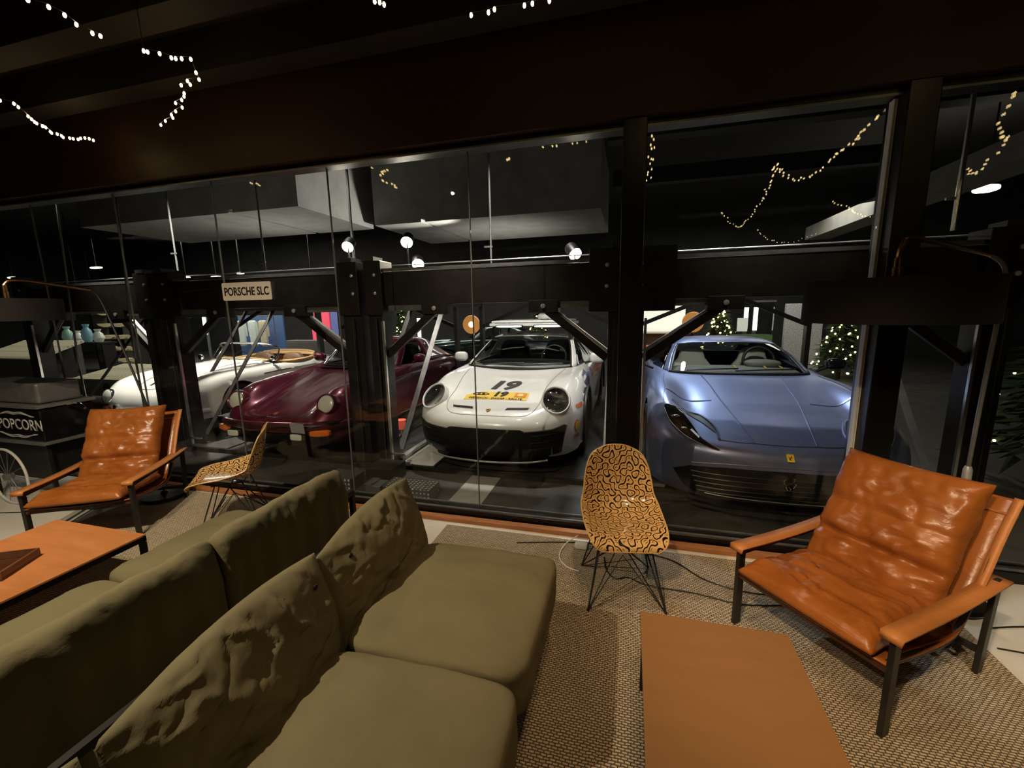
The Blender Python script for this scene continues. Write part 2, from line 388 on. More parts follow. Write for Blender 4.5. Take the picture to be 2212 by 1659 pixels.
# ================================================================ lounge furniture
def leather_chair(loc, rz, label):
    t = thing('lounge_armchair', label, 'armchair', loc, rz)
    for sx in (-1, 1):
        x = sx*.335
        MB().bar((x, -.375, 0), (x, -.375, .44), .022, .045, (0, 1, 0)).build('leg', 'steel', t, 0, .003)
        MB().bar((x, .36, 0), (x, .40, .46), .022, .045, (0, 1, 0)).build('leg', 'steel', t, 0, .003)
        # arm strap: tan belt over the side bar, folded down at the front
        P = []
        for k in range(17):
            y = -.41+.84*k/16; z = .455-.012*math.sin(PI*k/16)
            P.append([V(x-.038, y, z), V(x+.038, y, z)])
        P = [[V(x-.034, -.414, .430), V(x+.034, -.414, .430)]]+P
        a = MB().grid(P).build('armrest', 'strap', t, 30, solid=.009)
        MB().bar((x, -.36, .418), (x, .38, .418), .02, .025).build('arm_bar', 'steel', a, 0)
        # curved side rail carrying the sling
        MB().tube(smoothpath([(x*.93, -.37, .30), (x*.93, -.05, .25), (x*.93, .14, .25), (x*.93, .27, .40), (x*.93, .40, .62), (x*.93, .52, .78)], 6), .014, 8).build('side_rail', 'steel', t)
    MB().bar((-.335, -.375, .29), (.335, -.375, .29), .03, .035).build('front_rail', 'darkleather', t, 0, .006)
    MB().bar((-.335, .375, .10), (.335, .375, .10), .02, .03).build('rear_rail', 'steel', t, 0, .003)
    # leather sling: seat web and tall back panel
    path = smoothpath([(0, -.40, .315), (0, -.1, .265), (0, .14, .262), (0, .28, .42), (0, .41, .64), (0, .525, .80)], 8)
    g = [[V(-.325+.65*j/10, p.y, p.z-.012*math.sin(PI*j/10)) for j in range(11)] for p in path]
    sl = MB().grid(g).build('sling', 'leather', t, 80, solid=.007)
    MB().bb((-.335, .47, .735), (.335, .478, .745)).build('seam', 'strap', sl, 0)
    for sx in (-1, 1):
        MB().grid([[V(sx*(.30+.002), p.y-.006, p.z+.008), V(sx*.335, p.y-.006, p.z+.008)] for p in path[22:]]).build('sling_edge', 'strap', sl, 80, solid=.008)
    # cushions
    def pad(name, p0, p1, hw, th, seed, nrm, seams_=(), flare=0.):
        p0, p1 = V(*p0), V(*p1); ax = (p1-p0); L = ax.length; ay = ax.normalized(); az = V(*nrm); az = (az-ay*az.dot(ay)).normalized()
        n = 44; top = []; bot = []
        for i in range(n+1):
            rt = []; rb = []
            for j in range(n+1):
                u = -1+2*i/n; v = -1+2*j/n
                e = max(0, (1-abs(u)**4)*(1-abs(v)**5))**.42
                pin = 1
                for sp, dp in seams_: pin -= dp*math.exp(-((u-sp)/.07)**2)
                wr = fbm(u*2.2+seed, v*2.2, seed, 3)*.014+.016*(1-min(1, 3.2*abs(fbm(u*2.6+seed, v*.9+9, seed, 3))))**2-.010*(1-min(1, 4*abs(fbm(u*1.6+v*1.1+seed, v*1.2, seed+5, 3))))**2
                wr += .007*math.sin(9*u+4*fbm(v*2, u*2, seed)) * (abs(v)**2)
                h = th*e*pin + wr*e
                hwv = hw*(1+.02*fbm(u*3, seed, 1)+flare*u)
                cx = v*hwv*(1-.03*(1-abs(u)**3)); 
                q = p0+ay*((u+1)/2*L*(1-.02*(1-v*v)))+V(cx, 0, 0)
                rt.append(q+az*(h+.012)); rb.append(q-az*(th*.35*e))
            top.append(rt); bot.append(rb)
        b = MB().grid(top); b.grid(bot, True)
        for a_, b_ in ((top[0], bot[0]), (top[-1], bot[-1]), ([r[0] for r in top], [r[0] for r in bot]), ([r[-1] for r in top], [r[-1] for r in bot])): b.grid([a_, b_])
        return b.build(name, 'leather', t, 180)
    pad('seat_cushion', (0, -.44, .345), (0, .10, .305), .295, .075, 1.3, (0, 0, 1))
    bc = pad('back_cushion', (0, .07, .31), (0, .375, .885), .285, .085, 4.1, (0, -1, .4), ((-.42, .80), (.12, .16)), .0)
    MB().tube([(-.287, .36, .86), (-.29, .33, .78), (-.288, .26, .62)], .006, 6).build('cord_tie', 'strap', bc)
    return t
leather_chair((1.10, 2.24, .013), math.radians(-52), 'cognac leather armchair on the right, in front of the blue car')
leather_chair((-4.10, 2.34, .013), math.radians(29), 'cognac leather armchair on the left beside the popcorn cart')

def shell_chair(loc, rz, label):
    t = thing('shell_chair', label, 'chair', loc, rz)
    # rows from the front lip to the top of the back: y, z centre, half width, side lift, side forward
    R_ = [(-.265, .395, .150, .000, .0), (-.262, .418, .185, .004, .0), (-.235, .437, .205, .012, .0), (-.15, .437, .222, .030, 0), (-.04, .425, .230, .050, 0), (.06, .418, .232, .075, 0),
          (.14, .432, .230, .075, .03), (.195, .475, .222, .050, .055), (.225, .54, .212, .02, .07), (.245, .62, .205, .0, .065), (.262, .70, .190, -.004, .05), (.275, .765, .165, -.012, .035), (.283, .80, .135, -.02, .02), (.286, .815, .110, -.024, .012)]
    n = 20; P = []; UV = []
    ctr = [smoothpath([(a[0], a[1], 0) for a in R_], 5), smoothpath([(a[2], a[3], a[4]) for a in R_], 5)]
    s_ = 0; prev = None
    for c0, c1 in zip(*ctr):
        if prev is not None: s_ += (c0-prev).length
        prev = c0; row = []; ru = []
        for j in range(n+1):
            u = -1+2*j/n; k = abs(u)**2.6
            row.append(V(u*c1.x, c0.x-c1.z*k, c0.y+c1.y*k)); ru.append((u*c1.x, s_))
        P.append(row); UV.append(ru)
    b = MB().grid(P); me = bpy.data.meshes.new('seat_shell'); me.from_pydata(b.v, [], b.f)
    uv = me.uv_layers.new(name='UVMap'); flat = [q for r in UV for q in r]
    for lp in me.loops: uv.data[lp.index].uv = flat[lp.vertex_index]
    sh = mk('seat_shell', me, 'shell', t, 180, solid=.008)
    rim = [P[0][j] for j in range(n)]+[r[n] for r in P[:-1]]+[P[-1][j] for j in range(n, 0, -1)]+[r[0] for r in P[::-1][:-1]]
    MB().tube(rim, .0055, 6, True).build('shell_rim', mat('shell_edge', (.66, .40, .14), .3), sh)
    # wire base
    rr = .0045
    for sx in (-1, 1):
        for sy in (-1, 1):
            foot = (sx*.213, sy*.215-.01, .0095)
            MB().tube([(sx*.135, sy*.09, .402), foot], rr, 6).tube([(sx*.10, -sy*.02, .402), foot], rr, 6).ball(foot, .009, 8).build('leg', 'steel', t)
        MB().tube([(sx*.213, -.225, .006), (sx*.02, 0, .27), (sx*.213, .205, .006)], rr*.8, 6).build('brace_wire', 'steel', t)
    MB().tube([(-.213, -.225, .006), (0, -.06, .25), (.213, -.225, .006)], rr*.8, 6).build('brace_wire', 'steel', t)
    MB().tube([(-.213, .205, .006), (0, .06, .25), (.213, .205, .006)], rr*.8, 6).build('brace_wire', 'steel', t)
    MB().tube([(-.14, -.11, .404), (.14, -.11, .404), (.14, .10, .404), (-.14, .10, .404)], .006, 6, True).build('seat_mount', 'steel', t)
    return t
shell_chair((-.01, 2.43, .0115), math.radians(10.6), 'black on tan patterned shell chair between the white and blue cars')
shell_chair((-3.02, 2.50, .012), math.radians(-51), 'black on tan patterned shell chair in front of the burgundy car')

# ---------------- coffee tables
t = thing('coffee_table', 'low brown veneer table in front of the right armchair', 'table', (.37, 1.18, .012))
MB().box((0, 0, .352), (.575, 1.16, .026)).build('tabletop', 'tabletop', t, 0, .003)
MB().bb((-.28, -.57, .30), (.28, -.555, .338)).bb((-.28, .555, .30), (.28, .57, .338)).bb((-.28, -.57, .30), (-.265, .57, .338)).bb((.265, -.57, .30), (.28, .57, .338)).build('apron', 'frame', t, 0)
for sx in (-1, 1):
    for sy in (-1, 1): MB().box((sx*.265, sy*.55, .15), (.03, .03, .30)).build('leg', 'frame', t, 0, .002)
t = thing('coffee_table', 'low orange plywood table in front of the left armchair', 'table', (-3.25, 1.12, .012))
MB().box((0, 0, .352), (.80, 1.24, .012)).build('tabletop', 'woodtop', t, 0, .002)
MB().bb((-.40, -.62, .315), (.40, -.60, .345)).bb((-.40, .60, .315), (.40, .62, .345)).bb((-.40, -.62, .315), (-.38, .62, .345)).bb((.38, -.62, .315), (.40, .62, .345)).build('apron', 'frame', t, 0)
for sx in (-1, 1):
    for sy in (-1, 1): MB().box((sx*.385, sy*.605, .155), (.03, .03, .31)).build('leg', 'frame', t, 0, .002)
# low dark wooden tray on the left table
t = thing('tray', 'dark wooden tray lying on the orange plywood table', 'tray', (-3.30, 1.22, .371), math.radians(28))
MB().bb((-.20, -.12, 0), (.20, .12, .008)).build('tray_base', 'darkleather', t, 0)
MB().bb((-.20, -.12, .008), (.20, -.108, .05)).bb((-.20, .108, .008), (.20, .12, .05)).bb((-.20, -.108, .008), (-.188, .108, .05)).bb((.188, -.108, .008), (.20, .108, .05)).build('tray_rim', noisy('walnut', (.10, .04, .018), (.16, .065, .028), 5, .4), t, 0, .003)

# ---------------- sofas
def seat_pad(t, c, h, seed, wrinkle=1.):
    def fn(u, P):
        e = max(0, 1-max(abs(u.x), abs(u.y))**6)
        if u.z > 0:
            P.z += .022*(1-u.x**2)*(1-u.y**2)
            P.z += wrinkle*(.007*fbm(P.x*3+seed, P.y*9, seed)+.013*max(0, fbm(P.x*2.2+seed, P.y*16, 2, 3))*math.exp(-((abs(u.y)-.9)/.28)**2))
        P.x += .006*fbm(P.y*4+seed, P.z*5, 1); P.y += .005*fbm(P.x*4, P.z*6, seed)
        return P
    return MB().superbox(c, h, 9, 40, fn).build('seat_cushion', 'khaki', t, 180)
def pillow(t, name, c, ax, ay, an, hx, hy, th, seed, amp=1., sag=0., sag2=0.):
    ax, ay, an = V(*ax).normalized(), V(*ay).normalized(), V(*an).normalized(); n = 60; F = []; B = []
    for i in range(n+1):
        a = []; b = []
        for j in range(n+1):
            u = -1+2*i/n; v = -1+2*j/n
            e = max(0, (1-abs(u)**2.6)*(1-abs(v)**2.8))**.55
            pu = 1-.055*(1-v*v)*abs(u)**2; pv = 1-.06*(1-u*u)*abs(v)**2
            q = V(*c)+ax*(u*hx*pv*1.0)*(1)+ay*(v*hy*pu)
            q += ay*(-sag*(1-u*u)*max(0, v)+sag2*u*max(0, v))
            wr = fbm(u*1.5+seed, v*1.5, seed, 2)*.026
            r_ = fbm(u*1.5+v*.9+seed*2, v*.75-u*.5-seed, 3, 3); wr += .020*(1-min(1, abs(r_)*3.2))**2*(.4+.6*(v > -.1))
            r2 = fbm(u*2.2-v*1.2+seed, v*1.4+u*.6, seed+4, 3); wr -= .016*(1-min(1, abs(r2)*4))**2
            wr += .004*fbm(u*7+seed, v*6, seed, 3)
            a.append(q+an*(th*e+amp*wr*min(1, e*1.6))); b.append(q-an*(th*.7*e+amp*.5*wr*e))
        F.append(a); B.append(b)
    m = MB().grid(F); m.grid(B, True)
    o = m.build(name, 'khaki', t, 180)
    return o
# right sofa, facing the brown table
t = thing('sofa', 'khaki canvas sofa facing the brown veneer table', 'sofa', (-.72, .85, .012))
MB().bb((-.40, -1.30, .20), (.34, 1.10, .235)).build('seat_frame', 'steel', t, 0, .004)
for x in (-.38, .33):
    for y in (-1.28, 1.08): MB().box((x, y, .10), (.03, .03, .20)).build('leg', 'steel', t, 0)
seat_pad(t, (.035, .750, .335), (.375, .385, .105), 1.)
seat_pad(t, (.035, -.020, .335), (.375, .380, .105), 5.)
seat_pad(t, (.035, -.790, .335), (.375, .380, .105), 9.)
MB().bar((-.41, -1.28, .235), (-.60, -1.28, .70), .025, .025).bar((-.41, 1.08, .235), (-.60, 1.08, .60), .025, .025).bar((-.60, -1.28, .60), (-.60, 1.08, .60), .025, .025).build('back_frame', 'steel', t, 0)
for k, (y, sd) in enumerate(((.825, 2.2), (.075, 6.7), (-.71, 11.3))):
    o = pillow(t, 'back_cushion', (-.425, y, (.49, .475, .43)[k]), (0, 1, .03), (-.24, 0, 1), (1, 0, .24), .38, (.245, .24, .24)[k], .105, sd, .8, -.045, .012)
    if k < 2:
        bv = BVHTree.FromPolygons([v.co for v in o.data.vertices], [p.vertices for p in o.data.polygons])
        h = bv.ray_cast(V(1, (.57, .36)[k], (.66, .655)[k]), V(-1, 0, 0))[0]
        if h: MB().ball(h+V(.002, 0, 0), .011, 10, (.6, 1, 1)).build('button', 'black', o)
# left sofa, back to back with the right one
t = thing('sofa', 'khaki canvas sofa facing the orange plywood table, its back towards us', 'sofa', (-2.0, .95, .012))
MB().bb((-.48, -1.45, .20), (.30, 1.10, .235)).build('seat_frame', 'steel', t, 0, .004)
for x in (-.47, .29):
    for y in (-1.43, 1.08): MB().box((x, y, .10), (.03, .03, .20)).build('leg', 'steel', t, 0)
seat_pad(t, (-.155, .735, .325), (.375, .375, .10), 3.)
seat_pad(t, (-.155, -.02, .325), (.375, .375, .10), 7.)
seat_pad(t, (-.155, -.78, .325), (.375, .375, .10), 8.)
MB().bar((.44, .55, .635), (.44, 1.09, .635), .028, .028).bar((.44, 1.08, .0), (.44, 1.08, .635), .028, .028).bar((.44, -1.43, 0), (.44, -1.43, .635), .028, .028).bar((.44, -1.43, .635), (.44, .55, .635), .028, .028).build('back_frame', 'steel', t, 0, .003)
def draped(t, y0, y1, seed):
    """a back cushion with its cover folded over the rail and hanging in pleats behind"""
    n = 64; prof = smoothpath([(.30, 0, .40), (.325, 0, .58), (.35, 0, .745), (.38, 0, .80), (.415, 0, .812), (.45, 0, .78), (.475, 0, .69), (.48, 0, .56), (.475, 0, .44), (.455, 0, .32)], 6)
    G = []
    for i, p in enumerate(prof):
        f = i/(len(prof)-1); row = []
        for j in range(n+1):
            u = -1+2*j/n; y = (y0+y1)/2+u*(y1-y0)/2
            rd = max(0, 1-abs(u)**10)**.5
            pl = max(0, f-.55)/.45
            wr = .012*fbm(u*3+seed, f*3, seed)+.022*pl*math.sin(u*21+2.5*fbm(u*2, f*2, seed)+seed)+.004*fbm(u*12, f*10, seed)
            cx = .40; x = cx+(p.x-cx)*(.55+.45*rd)+wr
            z = p.z-.03*(1-rd)+.010*fbm(u*2+seed, f*2, 3)
            if f > .9: z += .03*fbm(u*4, seed, 2)
            row.append(V(x, y, z))
        G.append(row)
    b = MB().grid(G)
    for jj in (0, n):
        edge = [r[jj] for r in G]; cc = sum(edge, V(0, 0, 0))/len(edge); cc.y += (.03 if jj else -.03)*-1
        b.grid([edge, [e.lerp(cc, .96) for e in edge]])
    return b.build('back_cushion', 'khaki', t, 180, solid=.006)
draped(t, .24, 1.02, 1.7); draped(t, -.62, .235, 5.2); draped(t, -1.42, -.625, 8.8)

# ---------------- floor lamps with drum shades
def floor_lamp(label, base, pole, shade, k):
    t = thing('floor_lamp', label, 'floor lamp', base); b = V(*base)
    L = lambda p: V(*p)-b
    MB().lathe([(0, 0), (.175, 0), (.18, .012), (.17, .03), (.03, .04), (.02, .06)], 40).build('base', 'frame', t)
    MB().tube(smoothpath([L(p) for p in pole[:-3]], 8)+[L(p) for p in pole[-3:-2]], .010, 10).build('pole', 'steel' if k < .7 else 'grey', t)
    if k > .7: MB().lathe([(.022, .52), (.022, .60), (.030, .60), (.030, .62), (.020, .63), (.020, .78), (.014, .80)], 16, None, (0, -.01, 0)).build('ferrule', 'galv', t, 30)
    MB().tube(smoothpath([L(p) for p in pole[-4:]], 10), [.011]*31, 10).build('arm', 'copper', t)
    s_ = L(shade)
    MB().lathe([(.0225, .0), (.0225, .05), (.018, .055), (.018, .10)], 20, None, s_+V(0, 0, .235*k+.0)).build('stem_socket', 'copper', t)
    sh = MB().lathe([(.45*k, -.02*k), (.45*k, .23*k), (.45*k-.006, .23*k), (.45*k-.006, -.02*k), (.45*k, -.02*k)], 64, None, s_).build('lamp_shade', 'shade', t)
    MB().lathe([(.45*k-.007, .205*k), (.11, .205*k), (.11, .205*k+.01), (.45*k-.007, .205*k+.01)], 48, None, s_).build('shade_top', 'shade', sh)
    for q in range(3): MB().bar(s_+V(.02*math.cos(q*2.094), .02*math.sin(q*2.094), .21*k), s_+V(.115*math.cos(q*2.094), .115*math.sin(q*2.094), .21*k), .012, .006).build('spider_arm', 'black', t, 0)
    MB().ball(s_+V(0, 0, .10*k), .05, 16).build('bulb', mat('frosted_bulb', (.8, .7, .55), .4, emit=(1, .62, .28), es=45), t)
    return t
M['shade'] = noisy('dark_shade_cloth', (.003, .002, .0015), (.006, .004, .003), 4, .8)
floor_lamp('black drum floor lamp with copper arm, behind the left armchair', (-4.19, 2.77, .012),
           [(-4.19, 2.77, .05), (-4.215, 2.77, .8), (-4.225, 2.76, .95), (-4.36, 2.76, 1.35), (-4.53, 2.75, 1.83), (-4.56, 2.70, 1.93), (-4.60, 2.30, 1.985), (-4.62, 2.2, 1.96), (-4.62, 2.19, 1.85)], (-4.62, 2.19, 1.69), .67)
floor_lamp('black drum floor lamp with copper arm, behind the right armchair', (1.80, 2.78, .012),
           [(1.80, 2.78, .05), (1.80, 2.77, .8), (1.80, 2.76, 1.3), (1.80, 2.75, 1.60), (1.79, 2.74, 1.84), (1.72, 2.74, 1.92), (1.36, 2.64, 2.005), (1.285, 2.61, 1.97), (1.275, 2.605, 1.86)], (1.275, 2.605, 1.615), .84)

# ---------------- cables and plug on the rug
def cable(label, pts, r=.004, m='black'):
    tag(MB().tube(smoothpath(pts, 8), r, 6).build('cable', m), label, 'cable')
cable('black cable running along the rug behind the shell chair, nearer the glass', [(-.75, 2.76, .016), (-.35, 2.86, .016), (-.05, 2.86, .016), (.3, 2.80, .016), (.5, 2.62, .016), (.75, 2.55, .016), (1.0, 2.60, .016)])
cable('black cable looping between the legs of the right shell chair', [(-.12, 2.72, .016), (-.10, 2.58, .016), (-.04, 2.50, .016), (.04, 2.53, .016), (.15, 2.48, .016), (.42, 2.47, .016), (.66, 2.43, .016), (.9, 2.48, .016)])
cable('white cable curling down to the rug beside the socket', [(-.315, 2.86, .075), (-.40, 2.80, .03), (-.42, 2.66, .016), (-.36, 2.56, .016), (-.27, 2.52, .016)], .0035, 'white')
tag(MB().superbox((-.285, 2.80, .035), (.045, .022, .022), 6, 6).build('power_adapter', 'white'), 'small white plug adapter at the end of the white cable', 'plug')
cable('thin black cable crossing the pale floor at far right', [(1.85, 2.55, .005), (2.1, 2.62, .005), (2.3, 2.60, .005), (2.7, 2.7, .005)])
cable('second black cable on the pale floor at far right', [(1.80, 2.40, .005), (2.0, 2.38, .005), (2.3, 2.30, .005), (2.6, 2.2, .005)])
cable('cable lying on the pale floor under the left armchair', [(-5.6, 2.1, .005), (-5.1, 2.25, .005), (-4.8, 2.35, .005), (-4.5, 2.5, .005), (-4.4, 2.75, .005)])

# ---------------- cream plate on the glass
t = thing('sign_plate', 'cream plate with black capital letters fixed to the glass', 'sign', (-3.262, 3.085, 1.895))
def rrect(w_, h, r, n=5):
    return [(cx*(w_/2-r)+r*math.cos(a), cy*(h/2-r)+r*math.sin(a)) for cx, cy, a0 in ((1, 1, 0), (-1, 1, PI/2), (-1, -1, PI), (1, -1, 1.5*PI)) for a in [a0+PI/2*q/n for q in range(n+1)]]
MB().prism(rrect(.535, .155, .015), .006, FACE.to_3x3()).build('plate', 'cream', t, 0)
text_obj('lettering', 'PORSCHE SLC', .098, at(FACE, 0, -.0065, -.004), 'ink', t, .0022, .80)

# ---------------- popcorn cart
t = thing('popcorn_cart', 'black popcorn cart with spoked wheels left of the left armchair', 'cart', (-5.47, 2.62, 0))
MB().bb((-.55, -.20, .60), (.46, .20, .90)).build('cabinet', 'gloss_black', t, 0, .01)
MB().bb((-.57, -.22, .905), (.48, .22, .93)).bb((-.57, -.22, .57), (.48, .22, .598)).build('edge_trim', 'grey', t, 0, .003)
MB().bb((-.45, -.16, .22), (.36, .16, .569)).build('base_box', 'black', t, 0)
for x in (-.42, .42): MB().box((x, -.17, .28), (.03, .03, .56)).build('leg', 'black', t, 0)
text_obj('lettering', 'POPCORN', .14, at(FACE, .17, -.201, .745), mat('silver_ink', (.55, .53, .5), .5), t, .001, .92)
for zz, sg in ((.84, 1), (.655, -1)):
    b = MB()
    for k in range(2):
        b.tube(smoothpath([(.12-.26+.03*k, -.2035, zz-.012*sg), (.12-.1, -.2035, zz+(.012+.012*k)*sg), (.12, -.2035, zz+(.004+.014*k)*sg), (.12+.1, -.2035, zz+(.012+.012*k)*sg), (.12+.26-.03*k, -.2035, zz-.012*sg)], 8), .004, 6)
    b.build('scroll_ornament', mat('silver_scroll', (.5, .48, .45), .5), t)
for wx in (.02,):
    wheel = MB().tube([(wx+.26*math.cos(a*PI/20), -.28, .27+.26*math.sin(a*PI/20)) for a in range(40)], .011, 8, True).build('wheel', mat('pale_rim', (.6, .58, .54), .4), t)
    b = MB()
    for a in range(14):
        q = a*2*PI/14; b.tube([(wx+.02*math.cos(q+.7), -.28, .27+.02*math.sin(q+.7)), (wx+.255*math.cos(q), -.28, .27+.255*math.sin(q))], .0025, 5)
    b.build('spokes', 'grey', wheel)
    MB().lathe([(.03, -.03), (.03, .03)], 16, Matrix.Rotation(PI/2, 3, 'X'), (wx, -.28, .27)).build('hub', 'grey', wheel)
MB().tube(smoothpath([(.48, 0, .90), (.62, 0, .92), (.70, 0, .88)], 6), .012, 8).build('push_handle', 'chrome', t)
MB().bb((-.5, -.16, .935), (.40, .16, 1.12)).build('kettle_case', 'grey', t, 0, .02)

# ---------------- fairy lights
def fairy(label, groups, m='bulb', group='fairy light strings', r=.0075, wire=True):
    pts = [V(*p) for p in groups]
    t = thing('fairy_lights', label, 'string lights', pts[0], 0, group)
    if wire: MB().tube([p-pts[0]+V(0, 0, .012) for p in pts], .0014, 4).build('wire', 'black', t)
    MB().tube([(0, 0, 0), (0, 0, 3.549-pts[0].z)], .002, 4).build('hook_wire', 'black', t)
    src = None
    for p in pts:
        q = p-pts[0]
        if src is None:
            src = MB().ball((0, 0, 0), r, 8, (1, 1, 1.5)).build('bulb', m, t, loc=q)
        else:
            c = src.copy(); C.objects.link(c); c.parent = t; c.location = q
def jit(p, k=.025): return (p[0]+rnd.uniform(-k, k), p[1]+rnd.uniform(-k, k), p[2]+rnd.uniform(-k, k)*.6)
fairy('warm fairy lights looping down the ceiling, topmost left string', [(-2.64, 1.50, 3.1), (-2.639, 1.533, 3.1), (-2.608, 1.589, 3.1), (-2.608, 1.647, 3.1), (-2.637, 1.708, 3.1), (-2.642, 1.776, 3.1), (-2.63, 1.803, 3.1)])
fairy('warm fairy lights hooked back in a sharp bend under the ceiling', [(-2.56, 1.957, 3.1), (-2.55, 1.97, 3.1), (-2.505, 2.0, 3.1), (-2.485, 2.047, 3.1), (-2.47, 2.06, 3.1), (-2.44, 2.07, 3.1), (-2.397, 2.088, 3.1), (-2.5, 2.20, 3.1), (-2.555, 2.263, 3.1), (-2.635, 2.254, 3.1), (-2.66, 2.29, 3.1), (-2.72, 2.28, 3.1), (-2.80, 2.36, 3.1), (-2.84, 2.39, 3.1), (-2.90, 2.42, 3.1), (-2.98, 2.44, 3.1), (-3.0, 2.50, 3.1), (-3.1, 2.53, 3.1), (-3.18, 2.56, 3.1), (-3.22, 2.60, 3.1), (-3.32, 2.62, 3.1), (-3.42, 2.66, 3.1)])
fairy('warm fairy lights sagging low at the far left of the ceiling', [(-4.006, 2.075, 3.1), (-3.982, 2.13, 3.1), (-4.02, 2.17, 3.1)]+[jit(q, .012) for q in smoothpath([(-4.14, 2.289, 3.1), (-4.21, 2.37, 3.1), (-4.281, 2.45, 3.1), (-4.34, 2.55, 3.1), (-4.333, 2.619, 3.1), (-4.28, 2.66, 3.1), (-4.188, 2.696, 3.1)], 3)])
fairy('few fairy lights at the top edge, left of the ceiling middle', [(-1.17, 1.99, 3.1), (-1.151, 2.001, 3.1), (-1.14, 2.02, 3.1)])
fairy('fairy lights at the top edge over the white car', [(-.78, 2.206, 3.1), (-.694, 2.212, 3.1), (-.66, 2.20, 3.1), (-.518, 2.216, 3.1), (-.479, 2.215, 3.1), (-.40, 2.22, 3.1)])
def sw(pts, k=4, j=.02): return [jit(p, j) for p in smoothpath(pts, k)]
fairy('long fairy light string above the right armchair, mirrored in the glass', sw([(1.73, 2.315, 3.1), (1.82, 1.844, 3.1), (1.873, 1.418, 3.1), (1.876, 1.044, 3.1), (1.915, .497, 3.1), (1.8, .304, 3.1), (1.565, .617, 3.1), (1.403, .96, 3.1)], 6))
fairy('fairy light string over the table, sagging in the mirrored view', sw([(1.403, .94, 3.1), (1.558, .153, 3.1), (1.723, -.871, 3.1), (1.883, -2.323, 3.1), (1.83, -2.752, 3.1), (1.335, -1.355, 3.1)], 8))
fairy('short fairy light string above the middle mullion', sw([(.152, 2.339, 3.1), (.14, 1.9, 3.1), (.17, 1.4, 3.1), (.168, .828, 3.1)], 5, .03))
fairy('fairy light string at the back right of the lounge ceiling', sw([(2.733, -1.149, 3.1), (3.108, -1.58, 3.1), (3.394, -2.113, 3.1), (3.8, -2.5, 3.1), (4.1, -2.2, 3.1)], 5))
fairy('fairy light string along the lounge ceiling behind the right lamp', sw([(2.5, 2.2, 3.1), (2.75, 1.7, 2.98), (3.1, 1.2, 3.05), (3.3, .6, 2.95), (3.5, .1, 3.1)], 6))
fairy('fairy light string in the far corner of the lounge ceiling', sw([(2.3, -3.2, 3.1), (2.663, -3.862, 3.0), (3.145, -4.2, 2.95), (3.6, -4.2, 3.1)], 6))
# ================================================================ cars: shared builders
def spline_eval(pts, ts, k):
    """non-uniform Catmull-Rom through pts at params ts, k samples per span"""
    n = len(pts); out = []
    tan = []
    for i in range(n):
        if i == 0: tan.append((pts[1]-pts[0])/(ts[1]-ts[0]))
        elif i == n-1: tan.append((pts[-1]-pts[-2])/(ts[-1]-ts[-2]))
        else:
            a, b = ts[i]-ts[i-1], ts[i+1]-ts[i]
            tan.append(((pts[i]-pts[i-1])/a*b+(pts[i+1]-pts[i])/b*a)/(a+b))
    for i in range(n-1):
        d = ts[i+1]-ts[i]
        for q in range(k):
            t = q/k; t2, t3 = t*t, t*t*t
            out.append((2*t3-3*t2+1)*pts[i]+(t3-2*t2+t)*d*tan[i]+(-2*t3+3*t2)*pts[i+1]+(t3-t2)*d*tan[i+1])
    out.append(pts[-1].copy()); return out
def net(ctrl, ku, kv):
    """ctrl[row][col] -> dense grid of points, ku / kv samples per control span"""
    R_ = [[V(*p) for p in r] for r in ctrl]; nr, nc = len(R_), len(R_[0])
    def par(seq):
        t = [0]
        for i in range(1, len(seq)): t.append(t[-1]+max(1e-3, seq[i]))
        return t
    tu = par([0]+[sum((R_[i][j]-R_[i-1][j]).length**.6 for j in range(nc))/nc for i in range(1, nr)])
    tv = par([0]+[sum((R_[i][j]-R_[i][j-1]).length**.6 for i in range(nr))/nr for j in range(1, nc)])
    cols = [spline_eval([R_[i][j] for i in range(nr)], tu, ku) for j in range(nc)]
    return [spline_eval([cols[j][i] for j in range(nc)], tv, kv) for i in range(len(cols[0]))]
def mirror_patch(G, keep=None, ku=1, kv=1, both=True):
    """mesh builder from a dense half grid (x >= 0); keep(cell_i, cell_j) picks control cells"""
    b = MB(); nr, nc = len(G), len(G[0])
    for sg in ((1, -1) if both else (1,)):
        o = len(b.v)
        b.v += [(sg*p.x, p.y, p.z) for r in G for p in r]
        for i in range(nr-1):
            for j in range(nc-1):
                if keep and not keep(i//ku, j//kv): continue
                f = (o+i*nc+j, o+i*nc+j+1, o+(i+1)*nc+j+1, o+(i+1)*nc+j)
                b.f.append(f if sg > 0 else f[::-1])
    return b
def mbmesh(b, name='m'):
    me = bpy.data.meshes.new(name); me.from_pydata(b.v, [], b.f)
    m = bmesh.new(); m.from_mesh(me); bmesh.ops.remove_doubles(m, verts=m.verts, dist=2e-4)
    bmesh.ops.delete(m, geom=[v for v in m.verts if not v.link_faces], context='VERTS')
    bmesh.ops.dissolve_degenerate(m, edges=m.edges, dist=1e-5)
    m.to_mesh(me); m.free(); return me
def cut_arches(me, arches):
    """open round wheel arches (y, z, radius) in both flanks of a body"""
    m = bmesh.new(); m.from_mesh(me)
    for (y, z, r, xin) in arches:
        kill = []
        for f in m.faces:
            c = f.calc_center_median()
            if abs(c.x) > xin and math.hypot(c.y-y, c.z-z) < r: kill.append(f)
        bd = set(v for f in kill for v in f.verts)
        bmesh.ops.delete(m, geom=kill, context='FACES')
        for v in bd:
            if v.is_valid and v.link_faces:
                d = math.hypot(v.co.y-y, v.co.z-z)
                if d > 1e-4 and abs(d-r) < .05: v.co.y = y+(v.co.y-y)*r/d; v.co.z = z+(v.co.z-z)*r/d
    bmesh.ops.delete(m, geom=[v for v in m.verts if not v.link_faces], context='VERTS')
    m.to_mesh(me); m.free(); return me
